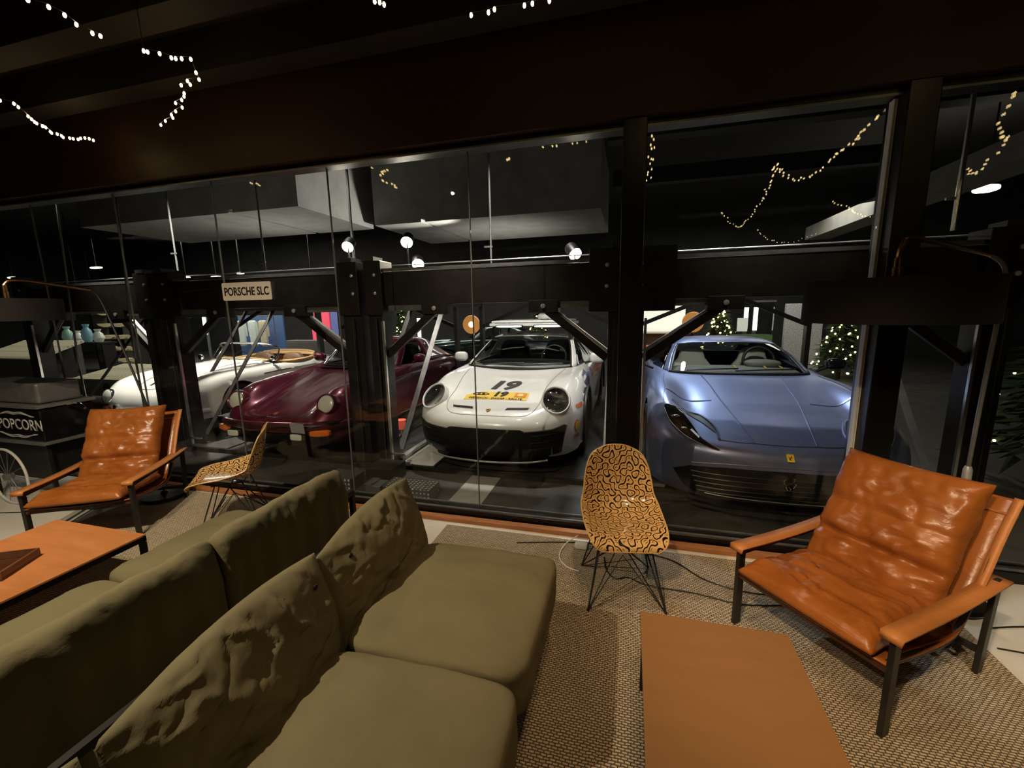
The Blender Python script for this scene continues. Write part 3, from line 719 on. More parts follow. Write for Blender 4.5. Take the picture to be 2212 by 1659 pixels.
class Car:
    def __init__(s, name, label, loc, paint, cat='car'):
        s.t = thing(name, label, cat, loc); s.paint = paint; s.bvh = None; s.T = s.t
    def shell(s, name, ctrl, ku, kv, m, arches=(), keep=None, parent=None, solid=0, thick=None):
        G = net(ctrl, ku, kv); b = mirror_patch(G, keep, ku, kv); me = mbmesh(b, name)
        if arches: cut_arches(me, arches)
        o = mk(name, me, m, parent or s.t, 50, solid=solid); return o, G
    def cut_ball(s, o, c, r):
        m = bmesh.new(); m.from_mesh(o.data)
        bmesh.ops.delete(m, geom=[f for f in m.faces if (f.calc_center_median()-V(*c)).length < r], context='FACES')
        m.to_mesh(o.data); m.free()
    def track(s, objs):
        m = bmesh.new()
        for o in objs: m.from_mesh(o.data)
        s.bvh = BVHTree.FromBMesh(m); m.free()
    def hit(s, p, d):
        r = s.bvh.ray_cast(V(*p), V(*d)); return (r[0], r[1]) if r[0] is not None else (None, None)
    def project(s, me, kind, off=.003):
        """drop a flat mesh onto the body: 'top' (x, y -> down), 'front' (x, z -> rearwards), 'side' (y, z -> inwards from +x / -x)"""
        bad = []
        m = bmesh.new(); m.from_mesh(me)
        for v in m.verts:
            if kind == 'top': h, n = s.hit((v.co.x, v.co.y, 3), (0, 0, -1))
            elif kind == 'front': h, n = s.hit((v.co.x, -2, v.co.z), (0, 1, 0))
            else:
                sg = 1 if kind == 'right' else -1
                h, n = s.hit((sg*3, v.co.y, v.co.z), (-sg, 0, 0))
            if h is None: bad.append(v); continue
            d = {'top': V(0, 0, 1), 'front': V(0, -1, 0), 'right': V(1, 0, 0), 'left': V(-1, 0, 0)}[kind]
            if n.dot(d) < 0: n = -n
            v.co = h+(n*.6+d*.4)*off+d*v.co.z*0
        bmesh.ops.delete(m, geom=bad, context='VERTS')
        m.to_mesh(me); m.free(); return me
    def dice(s, me, step, axes):
        m = bmesh.new(); m.from_mesh(me)
        for ax in axes:
            lo = min(v.co[ax] for v in m.verts); hi = max(v.co[ax] for v in m.verts)
            k = int((hi-lo)/step)
            for q in range(1, k+1):
                no = V(0, 0, 0); no[ax] = 1; co = V(0, 0, 0); co[ax] = lo+q*step
                bmesh.ops.bisect_plane(m, geom=m.verts[:]+m.edges[:]+m.faces[:], plane_co=co, plane_no=no)
        m.to_mesh(me); m.free(); return me
    def patch(s, name, poly, kind, m, parent=None, step=.03, off=.004, mirror=False, dense=True, smooth=60):
        """closed outline laid on the body; poly in (x, y) for top, (x, z) for front, (y, z) for sides"""
        polys = [poly]+([[(-a, b_) for a, b_ in poly]] if mirror else [])
        out = []
        for pl in polys:
            P = []
            for i in range(len(pl)):
                a, b_ = V(*pl[i], 0), V(*pl[(i+1) % len(pl)], 0); k = max(1, int((b_-a).length/step)) if dense else 1
                P += [a.lerp(b_, q/k) for q in range(k)]
            mp = {'top': lambda p: (p.x, p.y, 0), 'front': lambda p: (p.x, 0, p.y), 'right': lambda p: (0, p.x, p.y), 'left': lambda p: (0, p.x, p.y)}[kind]
            me = bpy.data.meshes.new(name); me.from_pydata([mp(p) for p in P], [], [tuple(range(len(P)))])
            mm = bmesh.new(); mm.from_mesh(me); bmesh.ops.triangulate(mm, faces=mm.faces[:]); mm.to_mesh(me); mm.free()
            s.dice(me, step, {'top': (0, 1), 'front': (0, 2), 'right': (1, 2), 'left': (1, 2)}[kind])
            s.project(me, kind, off); out.append(mk(name, me, m, parent or s.t, smooth))
        return out
    def line(s, name, pts, kind, m='ink', r=.003, parent=None, off=.001, closed=False, k=8, mirror=False):
        """a shut line or trim strip running over the body"""
        b = MB()
        for sg in ((1, -1) if mirror else (1,)):
            P = []
            for p in smoothpath([(p[0]*(sg if kind in ('top', 'front') else 1), p[1], 0) for p in pts], k, closed):
                if kind == 'top': h, n = s.hit((p.x, p.y, 3), (0, 0, -1)); d = V(0, 0, 1)
                elif kind == 'front': h, n = s.hit((p.x, -2, p.y), (0, 1, 0)); d = V(0, -1, 0)
                else:
                    q = 1 if kind == 'right' else -1
                    h, n = s.hit((q*3, p.x, p.y), (-q, 0, 0)); d = V(q, 0, 0)
                if h is not None: P.append(h+d*off)
            if len(P) > 1: b.tube(P, r, 5, closed)
        return b.build(name, m, parent or s.t, 60) if b.v else None
    def letters(s, name, body, size, cx, cy, kind, m, bold=0, sx=1., shear=0., parent=None, off=.004, space=1., step=.02):
        me = textmesh(body, size, bold, sx, shear, space=space)
        for v in me.vertices:
            x, y = v.co.x, v.co.y
            if kind == 'top': v.co = (cx+x, cy+y, 0)
            elif kind == 'front': v.co = (cx+x, 0, cy+y)
            elif kind == 'right': v.co = (0, cx+x, cy+y)
            else: v.co = (0, cx-x, cy+y)
        s.dice(me, step, {'top': (0, 1), 'front': (0, 2)}.get(kind, (1, 2)))
        s.project(me, kind, off); me.name = name
        return mk(name, me, m, parent or s.t, 0)
    def wheel(s, x, y, z, r, w, style, rimmat='grey', capmat='grey', tyre='rubber'):
        sg = 1 if x > 0 else -1
        T = Matrix.Rotation(sg*PI/2, 3, 'Y'); c = V(x, y, z)
        rr = r*{'classic': .60, 'mesh': .74, 'modern': .72, 'steel': .58}[style]
        prof = [(rr, -w/2), (r*.93, -w/2), (r*.985, -w*.40), (r, -w*.25), (r, w*.25), (r*.985, w*.40), (r*.93, w/2), (rr+.012, w/2+.004), (rr, w/2-.006)]
        wh = MB().lathe(prof, 44, T, c).build('wheel', tyre, s.t, 40)
        MB().lathe([(rr, -w*.45), (rr, w*.46), (rr-.012, w*.47), (rr-.02, w*.40), (rr-.03, -w*.2)], 44, T, c).build('rim', rimmat, wh, 40)
        b = MB()
        if style == 'steel':
            b.lathe([(rr-.02, w*.28), (rr*.80, w*.34), (rr*.66, w*.30), (rr*.55, w*.33), (0.001, w*.36)], 40, T, c)
            cap = MB().lathe([(rr*.62, w*.36), (rr*.58, w*.43), (rr*.40, w*.50), (rr*.15, w*.53), (.001, w*.54)], 40, T, c).build('hub_cap', 'chrome', wh, 60)
        elif style == 'mesh':
            b.lathe([(rr*.26, w*.25), (rr*.24, w*.36), (.001, w*.37)], 20, T, c)
            n = 10
            for k in range(n):
                for dlt in (-1, 1):
                    a0 = k*2*PI/n; a1 = a0+dlt*PI/n*.95
                    p0 = c+T @ V(rr*.22*math.cos(a0), rr*.22*math.sin(a0), w*.34); p1 = c+T @ V((rr-.01)*math.cos(a1), (rr-.01)*math.sin(a1), w*.42)
                    pm = c+T @ V(rr*.6*math.cos(a0+dlt*PI/n*.35), rr*.6*math.sin(a0+dlt*PI/n*.35), w*.38)
                    b.tube([p0, pm, p1], .008, 5)
        else:
            b.lathe([(rr*.26, w*.15), (rr*.24, w*.34), (.001, w*.35)], 20, T, c)
            n = 5
            for k in range(n):
                for dlt in ((-1, 1) if style == 'modern' else (0,)):
                    a0 = k*2*PI/n+dlt*.10; a1 = k*2*PI/n+dlt*.26; wd = .020 if style == 'modern' else .06
                    p0 = c+T @ V(rr*.20*math.cos(a0), rr*.20*math.sin(a0), w*.30); p1 = c+T @ V((rr-.008)*math.cos(a1), (rr-.008)*math.sin(a1), w*.40)
                    b.bar(p0, p1, wd, .02, tuple(T @ V(0, 0, 1)))
        b.build('spokes', capmat, wh, 40)
        MB().lathe([(r*.5, -w*.1), (r*.5, -w*.05), (.001, -w*.05)], 24, T, c).build('brake_disc', 'grey', wh)
        return wh
    def well(s, x, y, z, r, depth):
        """dark wheel housing behind an arch"""
        sg = 1 if x > 0 else -1; b = MB(); n = 20
        ring = [[V(x-sg*d, y+r*math.cos(a*PI/n), z+r*math.sin(a*PI/n)) for a in range(-3, n+4)] for d in (0, depth)]
        b.grid(ring); b.add(ring[1], [tuple(range(len(ring[1])))])
        return b.build('wheel_housing', 'black', s.t, 60)
    def mirror(s, x, y, z, w, h, d, m, stalk):
        sg = 1 if x > 0 else -1
        def fn(u, P):
            P.x *= 1-.18*max(0, -u.x*sg)
            P.z *= 1-.12*u.y; return P
        o = MB().superbox((x, y, z), (w/2, d/2, h/2), 3, 8, fn).build('door_mirror', m, s.t, 180)
        MB().tube([stalk, (x-sg*w*.25, y, z-h*.3)], .014, 8).build('stalk', 'black', o)
        return o
    def disc_lamp(s, name, c, n, r, bezel, lens, bowl='chrome', depth=.05, br=.012, dome=.3, detail=None, stretch=(1, 1)):
        """round lamp facing n: rim, bowl, lens"""
        z = V(*n).normalized(); x = V(1, 0, 0); x = (x-z*x.dot(z)).normalized(); y = z.cross(x)
        T = Matrix((x*stretch[0], y*stretch[1], z)).transposed()
        o = MB().lathe([(r+br, -depth), (r+br, 0), (r+br*.5, br*.8), (r-.002, br*.5), (r-.004, -.01)], 40, T, c).build(name, bezel, s.t, 60)
        MB().lathe([(r, -.005), (r*.8, -depth*.6), (r*.4, -depth*.95), (.001, -depth)], 32, T, c).build('reflector', bowl, o, 60)
        MB().lathe([(r*math.cos(a*PI/16), r*dome*math.sin(a*PI/16)) for a in range(9)][:8]+[(.001, r*dome)], 40, T, c).build('lens', lens, o, 180)
        if detail: detail(o, T, V(*c), r)
        return o
def paintmat(name, c, rough=.28, coat=1., metal=0., flake=None):
    m = mat(name, c, rough, metal, .5, coat); return m
M['burg'] = paintmat('burgundy_paint', (.115, .012, .030), .3, 1., .35)
M['pwhite'] = paintmat('white_car_paint', (.78, .77, .75), .25, 1.)
M['psilver'] = paintmat('ivory_silver_paint', (.70, .69, .64), .28, .8, .15)
M['pblue'] = noisy('satin_blue_paint', (.205, .245, .43), (.225, .265, .46), 2, .34, 0, metal=.62, spec=.5)
M['pgreen'] = paintmat('dark_green_paint', (.010, .030, .026), .2, 1., .2)
M['dgrey'] = mat('satin_dark_grey', (.06, .06, .06), .35)
M['dash'] = noisy('grey_dashboard', (.13, .13, .115), (.17, .17, .15), 8, .7)
M['amber'] = mat('amber_lens', (.75, .17, .02), .15, 0, .5, .6)
M['red_lens'] = mat('red_lens', (.55, .01, .01), .15, 0, .5, .6)
M['tan'] = leather('tan_interior', (.55, .33, .14), (.64, .40, .18), .5)
M['greyleather'] = leather('grey_seat_leather', (.62, .60, .52), (.70, .68, .60), .5)
M['brownseat'] = leather('brown_seat', (.10, .055, .03), (.15, .085, .045), .5)
M['headbowl'] = mat('fluted_lens', (.70, .70, .60), .18, .1, .5, .5)
# ================================================================ white rally sports car
def white_car():
    c = Car('sports_car', 'white rally sports car with the number 19 and a roof rack', (-1.36, 3.84, .055), 'pwhite')
    B = [ # x, y, z across half the car: centre ... fender ... flank ... sill ; rows run from the chin to the tail
     [(0,.10,.17),(.25,.105,.17),(.48,.14,.17),(.66,.22,.17),(.77,.32,.17),(.84,.42,.18),(.875,.50,.19),(.88,.56,.20)],
     [(0,.02,.27),(.25,.03,.27),(.49,.07,.27),(.68,.16,.27),(.79,.28,.28),(.865,.42,.27),(.89,.51,.24),(.893,.585,.21)],
     [(0,.0,.42),(.25,.01,.42),(.50,.05,.43),(.69,.14,.44),(.81,.27,.45),(.88,.43,.42),(.905,.54,.33),(.905,.62,.22)],
     [(0,.02,.52),(.25,.03,.525),(.50,.075,.535),(.69,.17,.56),(.805,.30,.58),(.883,.46,.54),(.915,.58,.40),(.912,.70,.22)],
     [(0,.10,.605),(.25,.12,.61),(.48,.17,.63),(.66,.27,.68),(.79,.40,.69),(.885,.56,.62),(.922,.70,.45),(.915,.84,.22)],
     [(0,.25,.665),(.25,.27,.67),(.46,.32,.685),(.63,.43,.765),(.775,.54,.775),(.886,.68,.68),(.925,.84,.48),(.915,.98,.22)],
     [(0,.45,.725),(.25,.47,.732),(.45,.52,.745),(.61,.60,.825),(.765,.70,.835),(.888,.83,.73),(.927,.98,.50),(.915,1.10,.22)],
     [(0,.75,.79),(.25,.77,.80),(.46,.80,.815),(.62,.84,.868),(.77,.90,.875),(.89,1.00,.77),(.927,1.14,.50),(.913,1.24,.22)],
     [(0,1.10,.85),(.25,1.12,.86),(.48,1.13,.872),(.65,1.15,.895),(.785,1.18,.89),(.888,1.25,.78),(.922,1.36,.50),(.91,1.44,.22)],
     [(0,1.45,.895),(.25,1.47,.905),(.50,1.48,.915),(.68,1.50,.915),(.80,1.52,.895),(.885,1.56,.78),(.912,1.62,.50),(.905,1.66,.22)],
     [(0,1.80,.915),(.25,1.80,.92),(.50,1.80,.92),(.70,1.80,.92),(.82,1.80,.90),(.888,1.80,.77),(.908,1.84,.50),(.90,1.86,.22)],
     [(0,2.70,.90),(.25,2.70,.91),(.50,2.70,.91),(.72,2.70,.92),(.85,2.70,.90),(.905,2.70,.76),(.912,2.70,.50),(.90,2.70,.22)],
     [(0,3.40,.86),(.25,3.40,.88),(.50,3.40,.90),(.75,3.40,.91),(.89,3.40,.87),(.945,3.40,.74),(.945,3.40,.50),(.92,3.40,.24)],
     [(0,4.05,.80),(.25,4.05,.82),(.50,4.05,.83),(.74,4.03,.83),(.88,4.0,.79),(.935,3.98,.68),(.935,3.96,.48),(.90,3.95,.26)],
     [(0,4.45,.72),(.25,4.45,.73),(.50,4.43,.73),(.72,4.38,.72),(.84,4.32,.68),(.89,4.26,.60),(.89,4.22,.45),(.86,4.20,.28)],
     [(0,4.50,.35),(.25,4.50,.35),(.50,4.48,.35),(.70,4.42,.35),(.81,4.34,.36),(.86,4.27,.36),(.86,4.22,.34),(.84,4.18,.30)]]
    body, G = c.shell('body', B, 7, 6, 'pwhite', [(1.0, .345, .405, .55), (3.45, .345, .415, .55)], keep=lambda i, j: not (10 <= i <= 11 and j <= 2))
    for y in (1.0, 3.45):
        for sx in (-1, 1):
            c.well(sx*(.90 if y < 2 else .925), y, .345, .40, .34)
            c.wheel(sx*(.79 if y < 2 else .80), y, .345, .345, .25, 'modern', 'white', 'white')
            MB().tube([(sx*(.925 if y < 2 else .945), y+.412*math.cos(a*PI/24), .345+.412*math.sin(a*PI/24)) for a in range(-2, 27)], .016, 6).build('arch_trim', 'black', c.t, 60)
    # cabin: windscreen, roof, side glass, tail glass
    K = [[(0,1.32,.905),(.30,1.335,.905),(.56,1.39,.91),(.68,1.46,.915),(.735,1.55,.92),(.775,1.75,.925),(.80,1.95,.915)],
         [(0,1.72,1.105),(.28,1.735,1.10),(.52,1.785,1.095),(.625,1.84,1.085),(.67,1.90,1.075),(.715,1.98,1.04),(.80,2.05,.915)],
         [(0,2.08,1.262),(.26,2.09,1.258),(.47,2.13,1.245),(.56,2.16,1.228),(.605,2.20,1.205),(.69,2.24,1.09),(.805,2.26,.915)],
         [(0,2.20,1.285),(.26,2.21,1.281),(.46,2.235,1.266),(.55,2.26,1.246),(.60,2.29,1.22),(.685,2.34,1.09),(.807,2.38,.915)],
         [(0,2.65,1.30),(.26,2.65,1.296),(.46,2.65,1.28),(.56,2.65,1.258),(.61,2.65,1.23),(.695,2.65,1.09),(.82,2.65,.915)],
         [(0,3.05,1.25),(.26,3.05,1.245),(.45,3.05,1.228),(.55,3.05,1.205),(.60,3.05,1.18),(.70,3.05,1.06),(.83,3.05,.91)],
         [(0,3.55,1.10),(.26,3.55,1.095),(.45,3.52,1.08),(.55,3.48,1.06),(.60,3.45,1.04),(.70,3.40,.99),(.83,3.38,.90)],
         [(0,4.10,.88),(.26,4.09,.88),(.46,4.05,.875),(.56,4.0,.87),(.62,3.95,.87),(.72,3.85,.87),(.83,3.75,.88)]]
    KU, KV = 5, 5
    roof, GK = c.shell('roof', K, KU, KV, 'pwhite', keep=lambda i, j: (i >= 2 and j <= 3 and i < 4) or (j == 3) or (i >= 4 and j >= 3) or (i >= 6 and j >= 2) or (i == 2 and j <= 3), solid=.012)
    c.shell('windscreen', K, KU, KV, 'carglass', keep=lambda i, j: i < 2 and j <= 2)
    c.shell('side_glass', K, KU, KV, 'darkglass', keep=lambda i, j: j >= 4 and i < 4)
    c.shell('rear_window', K, KU, KV, 'darkglass', keep=lambda i, j: (i in (4, 5) and j <= 2) or (i == 6 and j < 2))
    # black screen surround and wipers
    edge = [GK[i][3*KV] for i in range(0, 2*KV+1)]
    for sx in (-1, 1): MB().tube([(sx*(p.x-.012), p.y-.004, p.z+.004) for p in edge], .012, 6).build('screen_seal', 'black', c.t, 60)
    MB().tube([(sx*p.x, p.y-.012, p.z-.002) for sx, r in ((-1, GK[0][3*KV::-1]), (1, GK[0][:3*KV+1])) for p in r], .018, 6).build('cowl', 'black', c.t, 60)
    for x0, x1 in ((-.48, .06), (.02, .56)):
        MB().tube([(x0, 1.40, .935), ((x0+x1)/2, 1.415, .95), (x1, 1.47, .955)], .008, 6).build('wiper', 'black', c.t)
    c.track([body, roof])
    # interior
    MB().bb((-.70, 1.62, .22), (.70, 3.3, .25)).bb((-.70-.02, 1.62, .25), (-.70, 3.3, .86)).bb((.70, 1.62, .25), (.70+.02, 3.3, .86)).bb((-.70, 1.62, .25), (.70, 1.62+.02, .84)).build('cabin_liner', 'black', c.t, 0)
    MB().superbox((0, 1.78, .875), (.66, .24, .085), 4, 10).build('dashboard', 'black', c.t, 60)
    MB().tube([(.36+.17*math.cos(a*PI/16), 2.0+.06*math.sin(a*PI/16), .97+.16*math.sin(a*PI/16)) for a in range(32)], .016, 8, True).build('steering_wheel', 'black', c.t, 60)
    for sx in (-1, 1):
        MB().superbox((sx*.36, 2.62, .78), (.24, .10, .40), 4, 10).superbox((sx*.36, 2.38, .46), (.24, .26, .10), 4, 8).build('seat', 'black', c.t, 60)
    MB().tube([(-.52, 3.0, .5), (-.50, 2.9, 1.12), (.50, 2.9, 1.12), (.52, 3.0, .5)], .022, 8).tube([(-.5, 2.9, .95), (.5, 2.9, .95)], .02, 8).build('roll_bar', 'grey', c.t)
    # headlights: big dark ovals on the fender noses
    for sx in (-1, 1):
        def det(o, T, ctr, r, sx=sx):
            for a, b_ in ((-.35, .35), (.35, .35), (-.35, -.30), (.35, -.30)):
                MB().superbox(ctr+T @ V(a*r, b_*r, -.028), (.022, .012, .022), 4, 5).build('light_cell', 'chrome', o, 60)
        h, n = c.hit((sx*.665, -1, .715), (0, 1, 0)); n = n if n.y < 0 else -n; n = (n.normalized()*.5+V(sx*.25, -.80, .45)*.5).normalized()
        q = h+n*.020
        c.cut_ball(body, q-n*.01, .128)
        c.disc_lamp('headlight', q, n, .132, 'pwhite', 'clearglass', 'gloss_black', .06, .016, .34, det, (1.0, 1.16))
    # black lower nose with side inlets, chin plate
    c.patch('nose_grille', [(-.64,.205),(.64,.205),(.66,.34),(.655,.475),(.40,.468),(.36,.482),(-.36,.482),(-.40,.468),(-.655,.475),(-.66,.34)], 'front', 'black', off=.010)
    c.patch('inlet_panel', [(.45,.455),(.66,.475),(.77,.505),(.79,.50),(.765,.38),(.725,.22),(.66,.21),(.655,.40)], 'front', 'frame', off=.012, mirror=True)
    for sx in (-1, 1):
        for z in (.29, .36, .43):
            c.line('inlet_slat', [(sx*.47, z-.01), (sx*.60, z), (sx*.70, z+.01)], 'front', 'frame', .006, off=.014)
        c.line('inlet_frame', [(sx*.40,.462),(sx*.66,.482),(sx*.775,.508),(sx*.772,.42),(sx*.735,.22)], 'front', 'dgrey', .007, off=.013, k=3)
    MB().tube(smoothpath([(-.62, .10, .168), (-.4, .03, .150), (0, .0, .142), (.4, .03, .150), (.62, .10, .168)], 8), .010, 6).build('chin_plate', 'galv', c.t)
    c.patch('chin_panel', [(-.62,.172),(.62,.172),(.62,.215),(-.62,.215)], 'front', 'black', off=.008)
    # hood: shut lines, slots, crest, numbers
    c.line('hood_seam', [(0,.085),(.30,.10),(.44,.15),(.50,.30),(.505,.55),(.56,.95),(.62,1.35)], 'top', 'grey', .0028, mirror=True)
    for sx in (-1, 1):
        c.patch('hood_slot', [(sx*.17,.17),(sx*.40,.195),(sx*.415,.235),(sx*.185,.21)], 'top', 'black', step=.02)
    h, n = c.hit((0, -1, .635), (0, 1, 0)); h2, _ = c.hit((0, .155, 2), (0, 0, -1))
    cr = MB().prism([(-.024,.02),(.024,.02),(.024,-.008),(.012,-.024),(0,-.03),(-.012,-.024),(-.024,-.008)], .003, Matrix.Rotation(.35, 3, 'X'), h2+V(0, 0, .003)).build('crest_badge', mat('gold_crest', (.55, .38, .10), .3, .8), c.t, 0)
    MB().prism([(-.008,.008),(.008,.008),(.008,-.006),(0,-.012),(-.008,-.006)], .0015, Matrix.Rotation(.35, 3, 'X'), h2+V(0, -.001, .0065)).build('crest_shield', 'ink', cr, 0)
    c.letters('race_number', '19', .34, 0, .72, 'top', mat('charcoal_vinyl', (.05, .05, .05), .4), .016, 1.0, .18, space=.97)
    pl = c.patch('sponsor_plate', [(-.345,.345),(.345,.365),(.345,.535),(-.18,.535),(-.345,.44)], 'top', mat('yellow_vinyl', (.72, .48, .09), .4), off=.003)[0]
    c.letters('plate_number', '19', .155, .03, .475, 'top', mat('charcoal_vinyl', (.03, .03, .03), .4),   .009, 1.0, .15, parent=pl, off=.006)
    c.letters('plate_lettering', 'WEISSACH - DAKAR - RALLYE', .052, 0, .378, 'top', 'ink', .0012, .86, .12, parent=pl, off=.006)
    c.patch('orange_square', [(.20,.42),(.325,.425),(.325,.515),(.20,.51)], 'top', mat('orange_vinyl', (.60, .22, .04), .4), parent=pl, off=.0065)
    c.patch('orange_roundel', [(.2625+.034*math.cos(a*PI/8), .468+.030*math.sin(a*PI/8)) for a in range(16)], 'top', mat('pale_vinyl', (.75, .55, .25), .4), parent=pl, off=.008, step=.02)
    c.line('car_outline_mark', [(-.27,.462),(-.24,.487),(-.18,.497),(-.12,.487),(-.09,.465),(-.12,.447),(-.18,.443),(-.25,.447)], 'top', 'ink', .004, parent=pl, off=.006, closed=True)
    for a, r_ in ((-.205, .014), (-.155, .014)): c.line('ring_mark', [(a+r_*math.cos(q*PI/5), .468+r_*.9*math.sin(q*PI/5)) for q in range(10)], 'top', 'ink', .004, parent=pl, off=.006, closed=True, k=2)
    # blue livery, red shell-shaped roundel and red letters on the front corner
    c.patch('livery_stripe', [(1.02,.80),(1.18,.86),(1.50,.885),(1.50,.84),(1.44,.60),(1.395,.50)], 'right', mat('navy_vinyl', (.06, .07, .20), .3, coat=1), off=.004)
    c.patch('livery_stripe', [(1.36,.42),(1.44,.60),(1.50,.84),(1.85,.86),(1.85,.30),(1.42,.30)], 'right', mat('sky_vinyl', (.35, .52, .80), .3, coat=1), off=.004)
    c.patch('livery_stripe', [(1.02,.80),(1.18,.86),(1.50,.885),(1.50,.84),(1.44,.60),(1.395,.50)], 'left', mat('navy_vinyl', (.06, .07, .20), .3, coat=1), off=.004)
    c.patch('livery_stripe', [(1.36,.42),(1.44,.60),(1.50,.84),(1.85,.86),(1.85,.30),(1.42,.30)], 'left', mat('sky_vinyl', (.35, .52, .80), .3, coat=1), off=.004)
    shell = [(.402+.044*math.cos(a), .452+.055*math.sin(a)*(1.0 if math.sin(a) > -.3 else .8)) for a in [q*PI/10-.2 for q in range(20)]]
    e = c.patch('scallop_emblem', [(.402+(x-.402)*1.18, .452+(z-.452)*1.16) for x, z in shell], 'right', mat('red_vinyl', (.70, .03, .02), .35), step=.015, off=.005)[0]
    c.patch('emblem_face', shell, 'right', mat('yellow_emblem', (.85, .60, .03), .35), parent=e, step=.015, off=.008)
    c.letters('sponsor_lettering', 'SHELL', .050, .405, .352, 'right', mat('red_letters', (.70, .03, .02), .35), .0015, .8, .1, off=.006)
    c.patch('side_marker', [(.46,.655),(.64,.66),(.63,.615),(.46,.62)], 'right', 'amber', step=.015, off=.004)
    # mirrors, rack with light bars
    for sx in (-1, 1): c.mirror(sx*.955, 1.86, .985, .21, .135, .11, 'pwhite', (sx*.80, 1.84, .92))
    rk = MB().bb((-.56, 2.02, 1.40), (.56, 2.06, 1.44)).bb((-.56, 3.0, 1.40), (.56, 3.04, 1.44)).bb((-.58, 2.02, 1.40), (-.54, 3.04, 1.44)).bb((.54, 2.02, 1.40), (.58, 3.04, 1.44)).build('roof_rack', 'white', c.t, 0, .008)
    b = MB().bb((-.55, 2.02, 1.445), (.55, 2.98, 1.475)); b.build('rack_deck', 'white', rk, 0, .01)
    for sx in (-1, 1):
        for y in (2.10, 2.96): MB().bar((sx*.53, y, 1.41), (sx*.57, y, 1.22), .03, .03).build('rack_foot', 'black', rk, 0)
        lb = MB().superbox((sx*.275, 1.99, 1.40), (.20, .03, .024), 5, 8).build('light_bar', 'black', rk, 60)
        MB().superbox((sx*.275, 1.966, 1.40), (.185, .010, .015), 5, 8).build('light_strip', mat('white_light_bar', (.9, .9, .88), .3, emit=(1, .98, .9), es=.55), lb, 60)
    MB().superbox((.22, 2.6, 1.52), (.20, .24, .05), 3, 10, lambda u, P: V(P.x, P.y, P.z*(1+.25*math.sin(u.x*14)))).build('rack_load', 'white', rk, 60)
    for x in (-.44, -.28, -.10, .08, .24, .42):
        c.patch('roof_mark', [(x-.05,2.10),(x+.04,2.10),(x+.075,2.2),(x-.015,2.2)], 'top', 'galv', step=.05, off=.016)
    return c
white_car()
